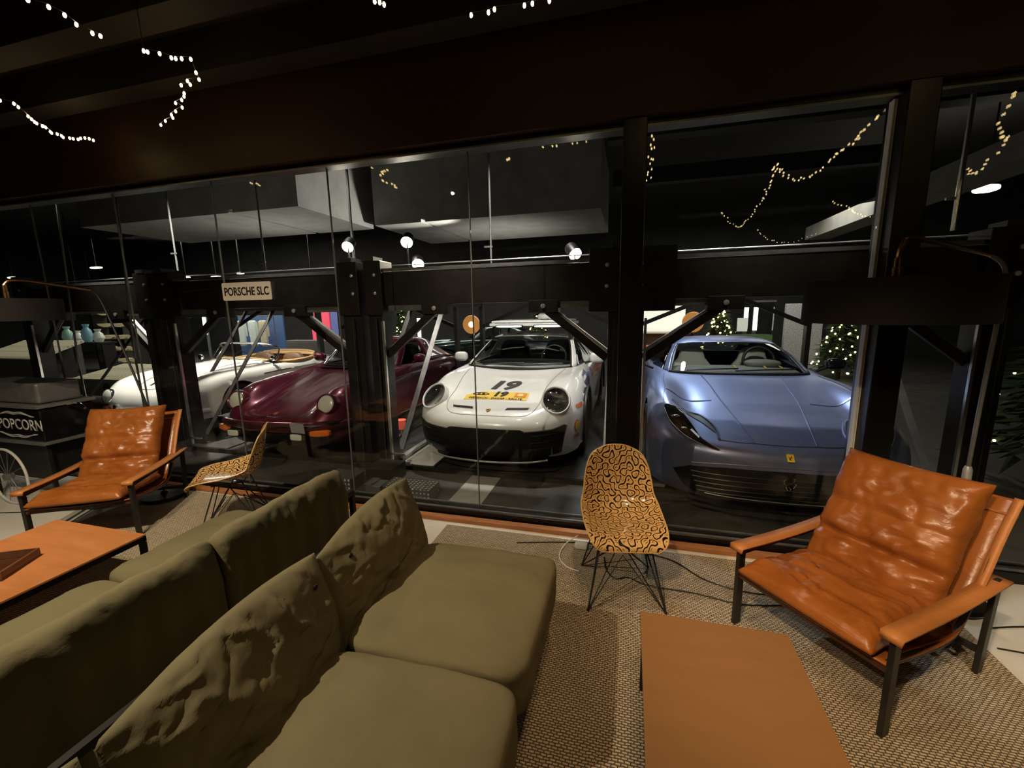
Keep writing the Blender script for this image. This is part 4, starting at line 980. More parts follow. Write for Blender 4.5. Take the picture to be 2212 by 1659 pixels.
# ================================================================ satin blue grand tourer
def blue_car():
    c = Car('sports_car', 'satin blue sports car with pale seats, closest to the glass on the right', (1.16, 3.36, .055), 'pblue')
    B = [
     [(0,.10,.13),(.25,.105,.13),(.48,.13,.13),(.66,.19,.135),(.80,.29,.14),(.90,.40,.15),(.94,.50,.16),(.95,.58,.17)],
     [(0,.02,.22),(.25,.03,.22),(.50,.065,.22),(.68,.14,.22),(.825,.25,.23),(.925,.39,.23),(.955,.52,.21),(.965,.64,.18)],
     [(0,.0,.44),(.25,.012,.44),(.50,.05,.445),(.69,.125,.45),(.845,.25,.45),(.94,.42,.43),(.968,.57,.33),(.972,.72,.19)],
     [(0,.03,.545),(.25,.042,.55),(.50,.08,.555),(.69,.16,.565),(.845,.30,.58),(.943,.48,.55),(.975,.64,.40),(.975,.80,.19)],
     [(0,.16,.60),(.25,.17,.605),(.49,.20,.612),(.67,.28,.635),(.82,.42,.68),(.94,.60,.65),(.98,.76,.45),(.977,.90,.19)],
     [(0,.40,.665),(.25,.41,.668),(.48,.43,.672),(.66,.48,.69),(.81,.60,.775),(.94,.75,.735),(.984,.90,.49),(.978,1.02,.19)],
     [(0,.75,.745),(.25,.755,.745),(.46,.765,.738),(.64,.80,.735),(.80,.86,.835),(.935,.96,.80),(.985,1.08,.52),(.978,1.18,.19)],
     [(0,1.10,.815),(.25,1.10,.812),(.45,1.11,.802),(.63,1.12,.795),(.80,1.16,.865),(.93,1.22,.825),(.982,1.30,.53),(.975,1.38,.19)],
     [(0,1.45,.875),(.25,1.45,.872),(.46,1.46,.862),(.65,1.47,.860),(.81,1.50,.880),(.925,1.54,.83),(.975,1.60,.53),(.965,1.66,.19)],
     [(0,1.78,.915),(.25,1.79,.913),(.50,1.80,.908),(.70,1.82,.90),(.83,1.84,.885),(.92,1.87,.82),(.955,1.92,.52),(.945,1.96,.19)],
     [(0,2.2,.93),(.25,2.2,.93),(.50,2.2,.925),(.72,2.2,.915),(.85,2.2,.89),(.92,2.22,.80),(.935,2.26,.50),(.925,2.3,.19)],
     [(0,3.0,.91),(.25,3.0,.915),(.50,3.0,.92),(.76,3.0,.925),(.89,3.0,.90),(.95,3.0,.80),(.955,3.0,.50),(.93,3.0,.20)],
     [(0,3.7,.90),(.25,3.7,.91),(.50,3.7,.925),(.78,3.7,.94),(.91,3.7,.91),(.98,3.7,.80),(.985,3.7,.52),(.95,3.7,.22)],
     [(0,4.3,.86),(.25,4.3,.87),(.50,4.3,.88),(.76,4.27,.89),(.89,4.22,.86),(.95,4.18,.76),(.95,4.15,.52),(.92,4.12,.26)],
     [(0,4.6,.80),(.25,4.6,.80),(.50,4.58,.80),(.74,4.52,.79),(.86,4.44,.75),(.90,4.38,.66),(.90,4.34,.50),(.87,4.30,.30)],
     [(0,4.62,.35),(.25,4.62,.35),(.50,4.60,.35),(.72,4.54,.36),(.83,4.46,.37),(.87,4.40,.38),(.87,4.35,.37),(.85,4.30,.34)]]
    body, G = c.shell('body', B, 7, 6, 'pblue', [(1.05, .345, .385, .6), (3.72, .345, .395, .6)], keep=lambda i, j: not (9 <= i <= 11 and j <= 2))
    for y in (1.05, 3.72):
        for sx in (-1, 1):
            c.well(sx*.955, y, .345, .38, .36)
            c.wheel(sx*.845, y, .345, .345, .26, 'modern', 'grey', 'galv')
    K = [[(0,1.66,.905),(.30,1.675,.905),(.58,1.74,.90),(.70,1.82,.895),(.755,1.92,.895),(.80,2.15,.90),(.84,2.40,.905)],
         [(0,2.08,1.085),(.28,2.09,1.082),(.53,2.14,1.068),(.635,2.19,1.055),(.68,2.25,1.045),(.73,2.36,1.02),(.845,2.50,.905)],
         [(0,2.42,1.195),(.26,2.43,1.19),(.47,2.47,1.172),(.565,2.51,1.152),(.61,2.56,1.130),(.70,2.62,1.06),(.85,2.68,.905)],
         [(0,2.55,1.222),(.26,2.56,1.217),(.46,2.59,1.198),(.555,2.62,1.175),(.605,2.66,1.148),(.70,2.72,1.06),(.855,2.78,.905)],
         [(0,2.95,1.235),(.26,2.95,1.230),(.46,2.95,1.21),(.555,2.95,1.185),(.61,2.95,1.155),(.71,2.95,1.06),(.87,2.95,.91)],
         [(0,3.35,1.20),(.26,3.35,1.195),(.45,3.35,1.178),(.55,3.35,1.155),(.61,3.35,1.125),(.72,3.35,1.04),(.88,3.35,.92)],
         [(0,3.85,1.06),(.26,3.85,1.055),(.45,3.82,1.045),(.56,3.78,1.03),(.63,3.75,1.01),(.74,3.72,.98),(.89,3.70,.93)],
         [(0,4.32,.89),(.26,4.31,.885),(.46,4.27,.885),(.58,4.2,.885),(.66,4.15,.89),(.76,4.05,.90),(.87,4.0,.91)]]
    KU = KV = 5
    roof, GK = c.shell('roof', K, KU, KV, 'pblue', keep=lambda i, j: (2 <= i < 4 and j <= 3) or (j == 3) or (i >= 4 and j >= 3) or (i >= 6 and j >= 2), solid=.012)
    c.shell('windscreen', K, KU, KV, 'carglass', keep=lambda i, j: i < 2 and j <= 2)
    c.shell('side_glass', K, KU, KV, 'darkglass', keep=lambda i, j: j >= 4 and i < 4)
    c.shell('rear_window', K, KU, KV, 'darkglass', keep=lambda i, j: (i in (4, 5) and j <= 2) or (i == 6 and j < 2))
    edge = [GK[i][3*KV] for i in range(0, 2*KU+1)]
    for sx in (-1, 1): MB().tube([(sx*(p.x-.016), p.y-.006, p.z+.003) for p in edge], .016, 6).build('screen_seal', 'black', c.t, 60)
    MB().tube([(sx*p.x, p.y-.015, p.z+.002) for sx, r in ((-1, GK[0][3*KV::-1]), (1, GK[0][:3*KV+1])) for p in r], .022, 6).build('cowl', 'black', c.t, 60)
    for x0, x1 in ((-.52, .02), (-.02, .58)):
        MB().tube([(x0, 1.735, .93), ((x0+x1)/2, 1.75, .945), (x1, 1.82, .945)], .009, 6).build('wiper', 'black', c.t)
    c.track([body, roof])
    MB().bb((-.70, 1.80, .22), (.70, 3.1, .25)).bb((-.70-.02, 1.80, .25), (-.70, 3.1, .86)).bb((.70, 1.80, .25), (.70+.02, 3.1, .86)).bb((-.70, 1.80, .25), (.70, 1.80+.02, .84)).build('cabin_liner', 'black', c.t, 0)
    MB().superbox((0, 2.08, .865), (.69, .26, .065), 4, 12).build('dashboard', 'dash', c.t, 60)
    MB().superbox((.36, 2.20, .955), (.19, .12, .05), 3, 10).build('instrument_hood', 'dash', c.t, 60)
    MB().tube([(.36+.17*math.cos(a*PI/16), 2.36+.06*math.sin(a*PI/16), .975+.155*math.sin(a*PI/16)) for a in range(32)], .017, 8, True).bar((.20, 2.36, .97), (.52, 2.36, .97), .02, .03).build('steering_wheel', 'black', c.t, 60)
    for x, y in ((-.01, 1.86), (.30, 1.88), (.46, 1.90)): MB().bar((x, y+.05, .965), (x+.02, y, .945), .012, .006).build('yellow_tab', mat('yellow_tag', (.8, .5, .05), .5), c.t)
    for sx in (-1, 1):
        pr = [(0, .0), (.25, 0), (.27, .16), (.245, .34), (.275, .44), (.23, .52), (.165, .60), (.135, .70), (.08, .745), (0, .75)]
        poly = [(x, z) for x, z in pr]+[(-x, z) for x, z in pr[::-1][1:-1]]
        T = Matrix(((1, 0, 0), (0, math.sin(.20), -math.cos(.20)), (0, math.cos(.20), math.sin(.20))))
        st = MB().prism(poly, .13, T, (sx*.36, 2.62, .36)).build('seat', 'greyleather', c.t, 50, .035)
        MB().superbox((sx*.36, 2.42, .40), (.25, .28, .09), 4, 10).build('seat_base', 'greyleather', st, 60)
        for q in (-1, 1):
            MB().prism([(q*.07, .30), (q*.19, .33), (q*.20, .40), (q*.15, .47), (q*.08, .47)], .008, T, V(sx*.36, 2.62, .36)+T @ V(0, 0, .130)).build('shoulder_inset', 'black', st, 0)
    MB().bb((-.66, 3.1, .4), (.66, 3.16, 1.02)).build('rear_bulkhead', 'black', c.t, 0)
    # long swept headlights with the duct beside them
    HL = [(.838,.60),(.77,.588),(.695,.585),(.655,.46),(.624,.338),(.588,.195),(.53,.115),(.465,.066),(.52,.082),(.597,.122),(.665,.18),(.715,.238),(.779,.345),(.815,.445)]
    for sx in (-1, 1):
        hd = c.patch('headlight', [(sx*x, y) for x, y in HL], 'top', 'gloss_black', step=.025, off=.006)[0]
        c.line('light_edge', [(sx*x, y) for x, y in HL], 'top', 'grey', .004, parent=hd, off=.004, closed=True, k=4)
        for x, y, r in ((.755, .44, .036), (.70, .30, .028)):
            h, n = c.hit((sx*x, y, 2), (0, 0, -1))
            MB().ball(h+n*.004, r, 12, (1, 1, .35)).build('projector', 'chrome', hd, 60)
        c.patch('light_blade', [(sx*.60,.165),(sx*.655,.27),(sx*.640,.285),(sx*.592,.19)], 'top', mat('led_blade', (.9, .9, .9), .3, .2), parent=hd, step=.02, off=.012)
        c.patch('duct_opening', [(sx*x, y) for x, y in ((.668,.60),(.60,.575),(.545,.53),(.50,.43),(.470,.33),(.462,.25),(.485,.29),(.52,.36),(.565,.44),(.62,.52))], 'top', 'black', step=.03, off=.006)
        c.line('duct_ridge', [(sx*.452,.17),(sx*.448,.26),(sx*.462,.36),(sx*.505,.48),(sx*.56,.575),(sx*.66,.64),(sx*.76,.72)], 'top', 'pblue', .012, off=.002)
        c.line('hood_fold', [(sx*.80,.96),(sx*.62,.91),(sx*.48,.88),(sx*.40,.885)], 'top', 'pblue', .012, off=-.002)
        c.line('hood_crease', [(sx*.212,.15),(sx*.258,.48),(sx*.32,.91),(sx*.355,1.355),(sx*.40,1.72)], 'top', 'pblue', .010, off=-.004)
        c.line('hood_seam', [(sx*.452,.165),(sx*.31,.14),(sx*.21,.137)], 'top', 'ink', .003)
        c.line('hood_seam', [(sx*.838,.60),(sx*.83,.80),(sx*.80,1.05),(sx*.795,1.4),(sx*.76,1.72)], 'top', 'ink', .003)
    c.line('hood_seam', [(.21,.137),(.1,.13),(0,.128),(-.1,.13),(-.21,.137)], 'top', 'ink', .0025)
    # dark mouth, horse-like chrome figure, yellow badge
    c.patch('grille', [(-.58,.155),(.58,.155),(.70,.22),(.78,.34),(.66,.40),(.42,.425),(0,.435),(-.42,.425),(-.66,.40),(-.78,.34),(-.70,.22)], 'front', 'black', off=.006)
    for z in (.20, .24, .28, .32, .36):
        w_ = .60+.06*(z-.2)/.16
        c.line('grille_slat', [(-w_, z), (-.3, z+.006), (0, z+.01), (.3, z+.006), (w_, z)], 'front', 'frame', .004, off=.009)
    c.line('nose_edge', [(-.66,.425),(-.42,.452),(0,.462),(.42,.452),(.66,.425)], 'front', 'grey', .003, off=.004)
    MB().tube(smoothpath([(-.66, .14, .125), (-.4, .045, .115), (0, .005, .112), (.4, .045, .115), (.66, .14, .125)], 8), .014, 6).build('splitter', 'gloss_black', c.t)
    c.line('lower_trim', [(-.55,.185),(-.3,.175),(0,.172),(.3,.175),(.55,.185)], 'front', 'grey', .005, off=.014)
    b = MB()
    Q = lambda pts, r: b.tube(smoothpath([(x, .0-.022, .345+z) for x, z in pts], 5), r, 6)
    Q([(-.012, -.045), (-.022, -.02), (-.008, .0), (.012, .012), (.026, .035), (.018, .050)], .008)   # hind leg, trunk, neck
    Q([(.018, .050), (.034, .044)], .007); Q([(.012, .012), (.036, .012), (.034, -.006)], .005); Q([(.010, .004), (.030, -.006), (.022, -.022)], .005)
    Q([(-.012, -.006), (-.036, .004), (-.040, .030), (-.026, .040)], .005); Q([(-.010, -.012), (.006, -.028), (-.002, -.046)], .006)
    b.build('chrome_horse', 'chrome', c.t, 60)
    bd = MB().box((0, .060, .578), (.046, .006, .062), T=Matrix.Rotation(-.80, 3, 'X')).build('yellow_badge', mat('yellow_badge', (.85, .55, .04), .3), c.t, 0)
    h, n = c.hit((0, -1, .533), (0, 1, 0)); bd.location = h-V(0, .060, .578)+V(0, -.003, .002)
    b = MB(); T = Matrix.Rotation(-.80+PI/2, 3, 'X')
    def Q2(pts, r): b.tube([T @ V(x, z, .0)+V(0, .060, .578)+T @ V(0, 0, .0045) for x, z in pts], r, 5)
    Q2([(-.006, -.018), (-.008, -.006), (.004, .004), (.008, .016)], .003); Q2([(.004, .004), (.013, .002)], .002); Q2([(-.006, -.004), (-.013, .010)], .002); Q2([(-.004, -.006), (.004, -.018)], .0022)
    b.build('badge_horse', 'ink', bd, 0)
    for sx in (-1, 1):
        c.mirror(sx*1.03, 2.06, .985, .20, .12, .14, 'gloss_black' if sx > 0 else 'pblue', (sx*.86, 2.05, .90))
    c.patch('side_marker', [(.66,.40),(.70,.40),(.70,.52),(.67,.52)], 'left', 'amber', step=.03)
    return c
blue_car()
# ================================================================ burgundy classic coupe, dark green coupe behind
def classic(name, label, loc, paint, wheels='classic', full=True):
    c = Car(name, label, loc, paint)
    B = [
     [(0,.10,.20),(.25,.105,.20),(.46,.13,.20),(.62,.20,.205),(.72,.30,.21),(.77,.42,.22),(.79,.52,.22),(.795,.60,.23)],
     [(0,.03,.28),(.25,.035,.28),(.47,.07,.28),(.64,.15,.285),(.745,.27,.29),(.795,.42,.29),(.81,.54,.26),(.815,.62,.24)],
     [(0,.0,.40),(.25,.005,.40),(.48,.04,.405),(.655,.12,.41),(.755,.25,.42),(.80,.42,.41),(.818,.56,.33),(.82,.66,.24)],
     [(0,.06,.485),(.25,.065,.49),(.46,.09,.495),(.62,.15,.52),(.74,.28,.55),(.80,.46,.51),(.82,.61,.39),(.822,.74,.24)],
     [(0,.20,.545),(.25,.205,.55),(.42,.22,.555),(.58,.265,.665),(.715,.36,.70),(.80,.52,.61),(.824,.68,.43),(.822,.84,.24)],
     [(0,.40,.61),(.25,.405,.612),(.41,.42,.625),(.555,.44,.775),(.69,.50,.785),(.80,.64,.68),(.826,.80,.46),(.822,.96,.24)],
     [(0,.70,.69),(.25,.705,.695),(.42,.71,.71),(.56,.72,.825),(.69,.76,.825),(.80,.86,.73),(.828,.98,.48),(.822,1.10,.24)],
     [(0,1.05,.775),(.25,1.05,.78),(.44,1.06,.79),(.58,1.07,.855),(.70,1.09,.85),(.80,1.15,.75),(.828,1.24,.49),(.82,1.32,.24)],
     [(0,1.38,.845),(.25,1.39,.85),(.46,1.40,.855),(.61,1.42,.875),(.72,1.44,.86),(.80,1.48,.76),(.825,1.55,.49),(.815,1.60,.24)],
     [(0,1.70,.885),(.25,1.70,.888),(.48,1.71,.89),(.65,1.72,.885),(.745,1.74,.865),(.805,1.77,.76),(.82,1.82,.49),(.81,1.86,.24)],
     [(0,2.5,.86),(.25,2.5,.87),(.50,2.5,.88),(.68,2.5,.885),(.765,2.5,.865),(.81,2.5,.76),(.82,2.5,.49),(.81,2.5,.24)],
     [(0,3.1,.84),(.25,3.1,.85),(.50,3.1,.87),(.70,3.1,.88),(.80,3.1,.85),(.85,3.1,.74),(.855,3.1,.49),(.83,3.1,.26)],
     [(0,3.65,.78),(.25,3.65,.79),(.50,3.65,.80),(.70,3.63,.80),(.80,3.6,.77),(.845,3.58,.68),(.845,3.55,.48),(.82,3.54,.28)],
     [(0,4.1,.66),(.25,4.1,.66),(.50,4.08,.66),(.66,4.03,.65),(.75,3.96,.62),(.79,3.9,.57),(.79,3.86,.45),(.77,3.84,.30)],
     [(0,4.22,.35),(.25,4.22,.35),(.48,4.20,.35),(.62,4.14,.35),(.71,4.05,.36),(.75,3.98,.37),(.755,3.92,.35),(.74,3.88,.32)]]
    body, G = c.shell('body', B, 6, 6, paint, [(.98, .315, .36, .5), (3.25, .315, .365, .5)], keep=lambda i, j: not (9 <= i <= 10 and j <= 2))
    for y in (.98, 3.25):
        for sx in (-1, 1):
            c.well(sx*.80, y, .315, .355, .30); c.wheel(sx*(.70 if y < 2 else .72), y, .315, .315, .20, wheels, 'chrome' if wheels == 'classic' else 'galv', 'galv')
    K = [[(0,1.55,.885),(.28,1.57,.885),(.50,1.65,.885),(.60,1.74,.885),(.645,1.83,.885),(.69,2.0,.885),(.73,2.2,.88)],
         [(0,1.78,1.06),(.26,1.795,1.058),(.46,1.86,1.05),(.555,1.94,1.04),(.60,2.01,1.03),(.66,2.1,.98),(.735,2.25,.88)],
         [(0,1.98,1.205),(.24,1.99,1.20),(.42,2.04,1.187),(.51,2.10,1.17),(.555,2.16,1.15),(.64,2.25,1.03),(.74,2.35,.88)],
         [(0,2.10,1.24),(.24,2.11,1.236),(.41,2.14,1.222),(.50,2.18,1.20),(.55,2.22,1.175),(.64,2.32,1.04),(.745,2.42,.88)],
         [(0,2.45,1.27),(.24,2.45,1.265),(.41,2.45,1.25),(.50,2.45,1.225),(.555,2.45,1.195),(.65,2.45,1.05),(.755,2.45,.88)],
         [(0,2.85,1.235),(.24,2.85,1.23),(.41,2.85,1.213),(.50,2.85,1.19),(.56,2.85,1.16),(.66,2.85,1.03),(.77,2.85,.88)],
         [(0,3.3,1.08),(.24,3.3,1.075),(.41,3.28,1.06),(.50,3.25,1.04),(.56,3.22,1.02),(.67,3.18,.96),(.78,3.15,.87)],
         [(0,3.85,.80),(.24,3.84,.80),(.42,3.8,.80),(.52,3.75,.80),(.59,3.7,.81),(.69,3.6,.82),(.77,3.5,.82)]]
    KU = KV = 4
    roof, GK = c.shell('roof', K, KU, KV, paint, keep=lambda i, j: (2 <= i < 4 and j <= 3) or (j == 3) or (i >= 4 and j >= 3) or (i >= 6 and j >= 2), solid=.012)
    c.shell('windscreen', K, KU, KV, 'carglass', keep=lambda i, j: i < 2 and j <= 2)
    c.shell('side_glass', K, KU, KV, 'darkglass', keep=lambda i, j: j >= 4 and i < 4)
    c.shell('rear_window', K, KU, KV, 'darkglass', keep=lambda i, j: (i in (4, 5) and j <= 2) or (i == 6 and j < 2))
    edge = [GK[i][3*KV] for i in range(0, 2*KU+1)]
    for sx in (-1, 1): MB().tube([(sx*(p.x-.010), p.y-.004, p.z+.003) for p in edge], .010, 6).build('screen_seal', 'chrome' if full else 'black', c.t, 60)
    MB().tube([(sx*p.x, p.y-.010, p.z+.004) for sx, r in ((-1, GK[0][3*KV::-1]), (1, GK[0][:3*KV+1])) for p in r], .014, 6).build('cowl', 'black', c.t, 60)
    c.track([body, roof])
    if full:
        for x0, x1 in ((-.40, .06), (-.02, .44)): MB().tube([(x0, 1.585, .915), ((x0+x1)/2, 1.58, .93), (x1, 1.66, .935)], .008, 6).build('wiper', 'black', c.t)
        MB().bb((-.42, 1.44, .872), (.42, 1.50, .884)).build('cowl_vent', 'black', c.t, 0)
        MB().bb((-.64, 1.68, .22), (.64, 3.0, .25)).bb((-.64-.02, 1.68, .25), (-.64, 3.0, .86)).bb((.64, 1.68, .25), (.64+.02, 3.0, .86)).bb((-.64, 1.68, .25), (.64, 1.68+.02, .84)).build('cabin_liner', 'black', c.t, 0)
        MB().superbox((0, 1.90, .845), (.58, .20, .065), 4, 8).build('dashboard', 'black', c.t, 60)
        for sx in (-1, 1): MB().superbox((sx*.32, 2.6, .74), (.22, .09, .38), 4, 8).superbox((sx*.32, 2.4, .42), (.22, .24, .09), 4, 8).build('seat', 'black', c.t, 60)
        MB().tube([(.32+.18*math.cos(a*PI/14), 2.1+.07*math.sin(a*PI/14), .92+.16*math.sin(a*PI/14)) for a in range(28)], .012, 6, True).build('steering_wheel', 'black', c.t, 60)
        # round headlamps at the fender tips
        for sx in (-1, 1):
            h, n = c.hit((sx*.615, -1, .645), (0, 1, 0)); q = h+V(0, -.012, .010)
            c.disc_lamp('headlight', q, (0, -.93, .36), .100, paint, 'headbowl', 'chrome', .08, .022, .30)
        # hood edge, crest, luggage lid seam
        c.line('hood_seam', [(0,.10),(.25,.11),(.38,.16),(.415,.30),(.42,.55),(.45,.95),(.50,1.38)], 'top', 'ink', .003, mirror=True)
        h, n = c.hit((0, .17, 2), (0, 0, -1))
        MB().prism([(-.022,.02),(.022,.02),(.022,-.008),(.012,-.022),(0,-.028),(-.012,-.022),(-.022,-.008)], .003, Matrix.Rotation(.4, 3, 'X'), h+V(0, 0, .002)).build('crest_badge', mat('gold_badge', (.6, .42, .12), .3, .8), c.t, 0)
        # impact bumper with rubber strip, plate, fog lamps, turn signals
        P = smoothpath([(-.80, .52, .425), (-.75, .26, .435), (-.64, .10, .44), (-.40, .01, .445), (0, -.04, .45), (.40, .01, .445), (.64, .10, .44), (.75, .26, .435), (.80, .52, .425)], 8)
        bp = MB().tube(P, .048, 8).build('bumper', paint, c.t, 60)
        MB().tube([p+V(0, -.042 if abs(p.x) < .7 else 0, .012) + V(.03*(1 if p.x > .7 else -1 if p.x < -.7 else 0), 0, 0) for p in P], .016, 6).build('rubber_strip', 'black', bp, 60)
        MB().bb((-.78, .10, .478), (.78, .30, .488)).build('bellows', 'black', bp, 0)
        c.patch('front_apron', [(-.60,.215),(.60,.215),(.70,.30),(.66,.37),(-.66,.37),(-.70,.30)], 'front', 'black', off=.006)
        for sx in (-1, 1):
            MB().superbox((sx*.62, .060, .375), (.125, .03, .034), 6, 8, lambda u, P: V(P.x, P.y+.35*max(0, sx*P.x), P.z)).build('turn_signal', 'amber', c.t, 60)
            f = MB().superbox((sx*.42, .005, .345), (.085, .035, .045), 6, 8).build('fog_lamp', 'black', c.t, 60)
            MB().superbox((sx*.42, -.025, .345), (.072, .014, .034), 6, 8).build('fog_lens', 'headbowl', f, 60)
        MB().box((.48, -.06, .455), (.17, .006, .105), T=Matrix.Rotation(.12, 3, 'X')).build('number_plate', mat('grey_plate', (.30, .30, .30), .5), c.t, 0)
        for sx in (-1, 1):
            def fn(u, P): P.y *= 1+.2*u.z; return P
            o = MB().superbox((sx*.86, 1.98, .965), (.085, .065, .062), 2.6, 10, fn).build('door_mirror', paint, c.t, 180)
            MB().superbox((sx*.855, 2.045, .965), (.072, .006, .05), 2.6, 8).build('mirror_glass', 'chrome', o, 60); MB().tube([(sx*.75, 1.98, .90), (sx*.83, 1.98, .93)], .02, 8).build('stalk', paint, o)
            c.line('door_seam', [(1.88,.86),(1.80,.70),(1.74,.45),(1.76,.27),(2.2,.25),(2.75,.27),(2.85,.50),(2.86,.84)], 'right' if sx > 0 else 'left', 'ink', .003)
            c.line('sill_strip', [(1.42,.275),(2.2,.265),(2.85,.275)], 'right' if sx > 0 else 'left', 'grey', .007, off=.004)
            MB().bar((sx*.825, 2.62, .735), (sx*.825, 2.76, .735), .02, .022).build('door_handle', 'chrome', c.t)
    return c
classic('classic_coupe', 'burgundy classic coupe with round headlights and amber turn signals', (-3.79, 3.60, .055), 'burg')
gc = classic('parked_coupe', 'dark green coupe with mesh wheels parked behind the burgundy and white cars', (-5.95, 11.0, 0), 'pgreen', 'mesh', False)
gc.t.rotation_euler.z = math.radians(-70)

# ================================================================ ivory open speedster
def speedster():
    c = Car('open_roadster', 'ivory open roadster with tan cockpit and chrome windscreen frame, far left', (-6.28, 3.95, .055), 'psilver')
    B = [
     [(0,.14,.22),(.24,.145,.22),(.44,.17,.22),(.58,.23,.22),(.68,.32,.23),(.74,.42,.24),(.765,.52,.24),(.77,.60,.25)],
     [(0,.05,.32),(.24,.055,.32),(.45,.085,.32),(.60,.16,.325),(.71,.27,.33),(.77,.41,.32),(.79,.53,.29),(.795,.62,.26)],
     [(0,.0,.44),(.24,.005,.44),(.45,.03,.445),(.61,.095,.46),(.725,.21,.48),(.785,.38,.45),(.81,.54,.36),(.812,.68,.26)],
     [(0,.03,.54),(.24,.04,.545),(.43,.06,.56),(.58,.095,.60),(.71,.21,.62),(.785,.39,.57),(.815,.57,.43),(.817,.76,.26)],
     [(0,.13,.63),(.24,.14,.635),(.41,.155,.66),(.55,.18,.705),(.685,.29,.725),(.78,.47,.66),(.818,.66,.47),(.82,.86,.26)],
     [(0,.32,.72),(.24,.33,.725),(.40,.34,.745),(.54,.36,.78),(.67,.44,.785),(.775,.60,.72),(.82,.78,.50),(.82,.98,.26)],
     [(0,.62,.80),(.24,.625,.80),(.40,.63,.805),(.54,.64,.825),(.67,.69,.825),(.775,.82,.75),(.82,.97,.52),(.82,1.12,.26)],
     [(0,1.0,.865),(.24,1.0,.86),(.40,1.0,.855),(.55,1.01,.85),(.68,1.04,.835),(.78,1.12,.755),(.82,1.22,.52),(.815,1.32,.26)],
     [(0,1.4,.90),(.24,1.41,.895),(.42,1.41,.885),(.58,1.42,.865),(.70,1.44,.835),(.785,1.49,.75),(.82,1.56,.52),(.81,1.62,.26)],
     [(0,1.62,.905),(.24,1.63,.90),(.43,1.64,.89),(.59,1.65,.87),(.71,1.66,.835),(.79,1.70,.75),(.82,1.76,.52),(.81,1.80,.26)],
     [(0,2.3,.87),(.24,2.3,.87),(.44,2.3,.865),(.60,2.3,.85),(.72,2.3,.82),(.795,2.3,.74),(.82,2.3,.52),(.81,2.3,.26)],
     [(0,2.75,.88),(.24,2.75,.88),(.44,2.75,.875),(.60,2.75,.86),(.72,2.75,.83),(.80,2.75,.74),(.825,2.75,.52),(.81,2.75,.27)],
     [(0,3.1,.86),(.24,3.1,.855),(.42,3.1,.85),(.58,3.1,.83),(.70,3.08,.80),(.79,3.05,.71),(.82,3.02,.51),(.80,3.0,.28)],
     [(0,3.5,.76),(.24,3.5,.755),(.42,3.48,.745),(.57,3.45,.73),(.68,3.4,.70),(.76,3.34,.64),(.785,3.3,.49),(.77,3.28,.30)],
     [(0,3.85,.58),(.24,3.84,.575),(.42,3.80,.57),(.55,3.74,.56),(.64,3.66,.55),(.70,3.58,.52),(.72,3.52,.45),(.71,3.50,.34)],
     [(0,3.92,.38),(.24,3.91,.38),(.42,3.86,.38),(.54,3.79,.38),(.62,3.70,.38),(.67,3.62,.38),(.69,3.56,.37),(.69,3.52,.35)]]
    body, G = c.shell('body', B, 6, 6, 'psilver', [(.92, .325, .355, .45), (3.02, .325, .36, .45)], keep=lambda i, j: not (i in (9, 10) and j <= 3))
    for y in (.92, 3.02):
        for sx in (-1, 1): c.well(sx*.79, y, .325, .35, .28); c.wheel(sx*.69, y, .325, .325, .165, 'steel', 'grey', 'galv')
    c.track([body])
    # cockpit: tub, tan rim, seats, tonneau
    rim = [G[i*6][4*6] for i in (9, 10, 11)]
    Pr = [(0, 1.66, .905), (.34, 1.67, .90), (.60, 1.74, .865), (.715, 2.0, .84), (.715, 2.45, .845), (.62, 2.72, .87), (.34, 2.80, .89), (0, 2.81, .895)]
    loop = smoothpath(Pr+[(-x, y, z) for x, y, z in Pr[::-1][1:-1]], 6, True)
    MB().tube(loop, .030, 8, True).build('cockpit_rim', 'tan', c.t, 60)
    MB().bb((-.68, 1.68, .30), (.68, 2.74, .32)).bb((-.70, 1.68, .30), (-.68, 2.74, .83)).bb((.68, 1.68, .30), (.70, 2.74, .83)).bb((-.68, 2.72, .30), (.68, 2.74, .86)).bb((-.68, 1.68, .3), (.68, 1.70, .87)).build('cockpit_tub', 'darkleather', c.t, 0)
    for sx in (-1, 1): MB().superbox((sx*.33, 2.52, .68), (.23, .09, .26), 3, 10).superbox((sx*.33, 2.25, .44), (.23, .26, .08), 3, 8).build('seat', 'brownseat', c.t, 60)
    MB().tube([(-.32+.19*math.cos(a*PI/14), 1.98+.08*math.sin(a*PI/14), .82+.17*math.sin(a*PI/14)) for a in range(28)], .011, 6, True).build('steering_wheel', 'ink', c.t, 60)
    T_ = smoothpath([(-.60, 2.78, .90), (-.35, 2.86, .925), (0, 2.88, .93), (.35, 2.86, .925), (.60, 2.78, .90)], 6)
    MB().tube(T_, .028, 8).build('folded_top', 'tan', c.t, 60)
    # low curved windscreen
    W = [[(0,1.50,.915),(.25,1.515,.91),(.45,1.57,.895),(.58,1.66,.87),(.65,1.78,.85)], [(0,1.59,1.04),(.245,1.605,1.037),(.44,1.66,1.025),(.565,1.75,1.0),(.63,1.86,.955)], [(0,1.68,1.165),(.23,1.695,1.162),(.42,1.75,1.148),(.545,1.84,1.115),(.60,1.93,1.06)]]
    sc, GW = c.shell('windscreen', W, 5, 5, 'carglass')
    fr = [(-p.x, p.y, p.z) for p in GW[-1][::-1]]+[tuple(p) for p in GW[-1][1:]]
    lo = [(-p.x, p.y, p.z) for p in GW[0][::-1]]+[tuple(p) for p in GW[0][1:]]
    MB().tube(fr+lo[::-1], .015, 6, True).build('windscreen_frame', 'bright', c.t, 60)
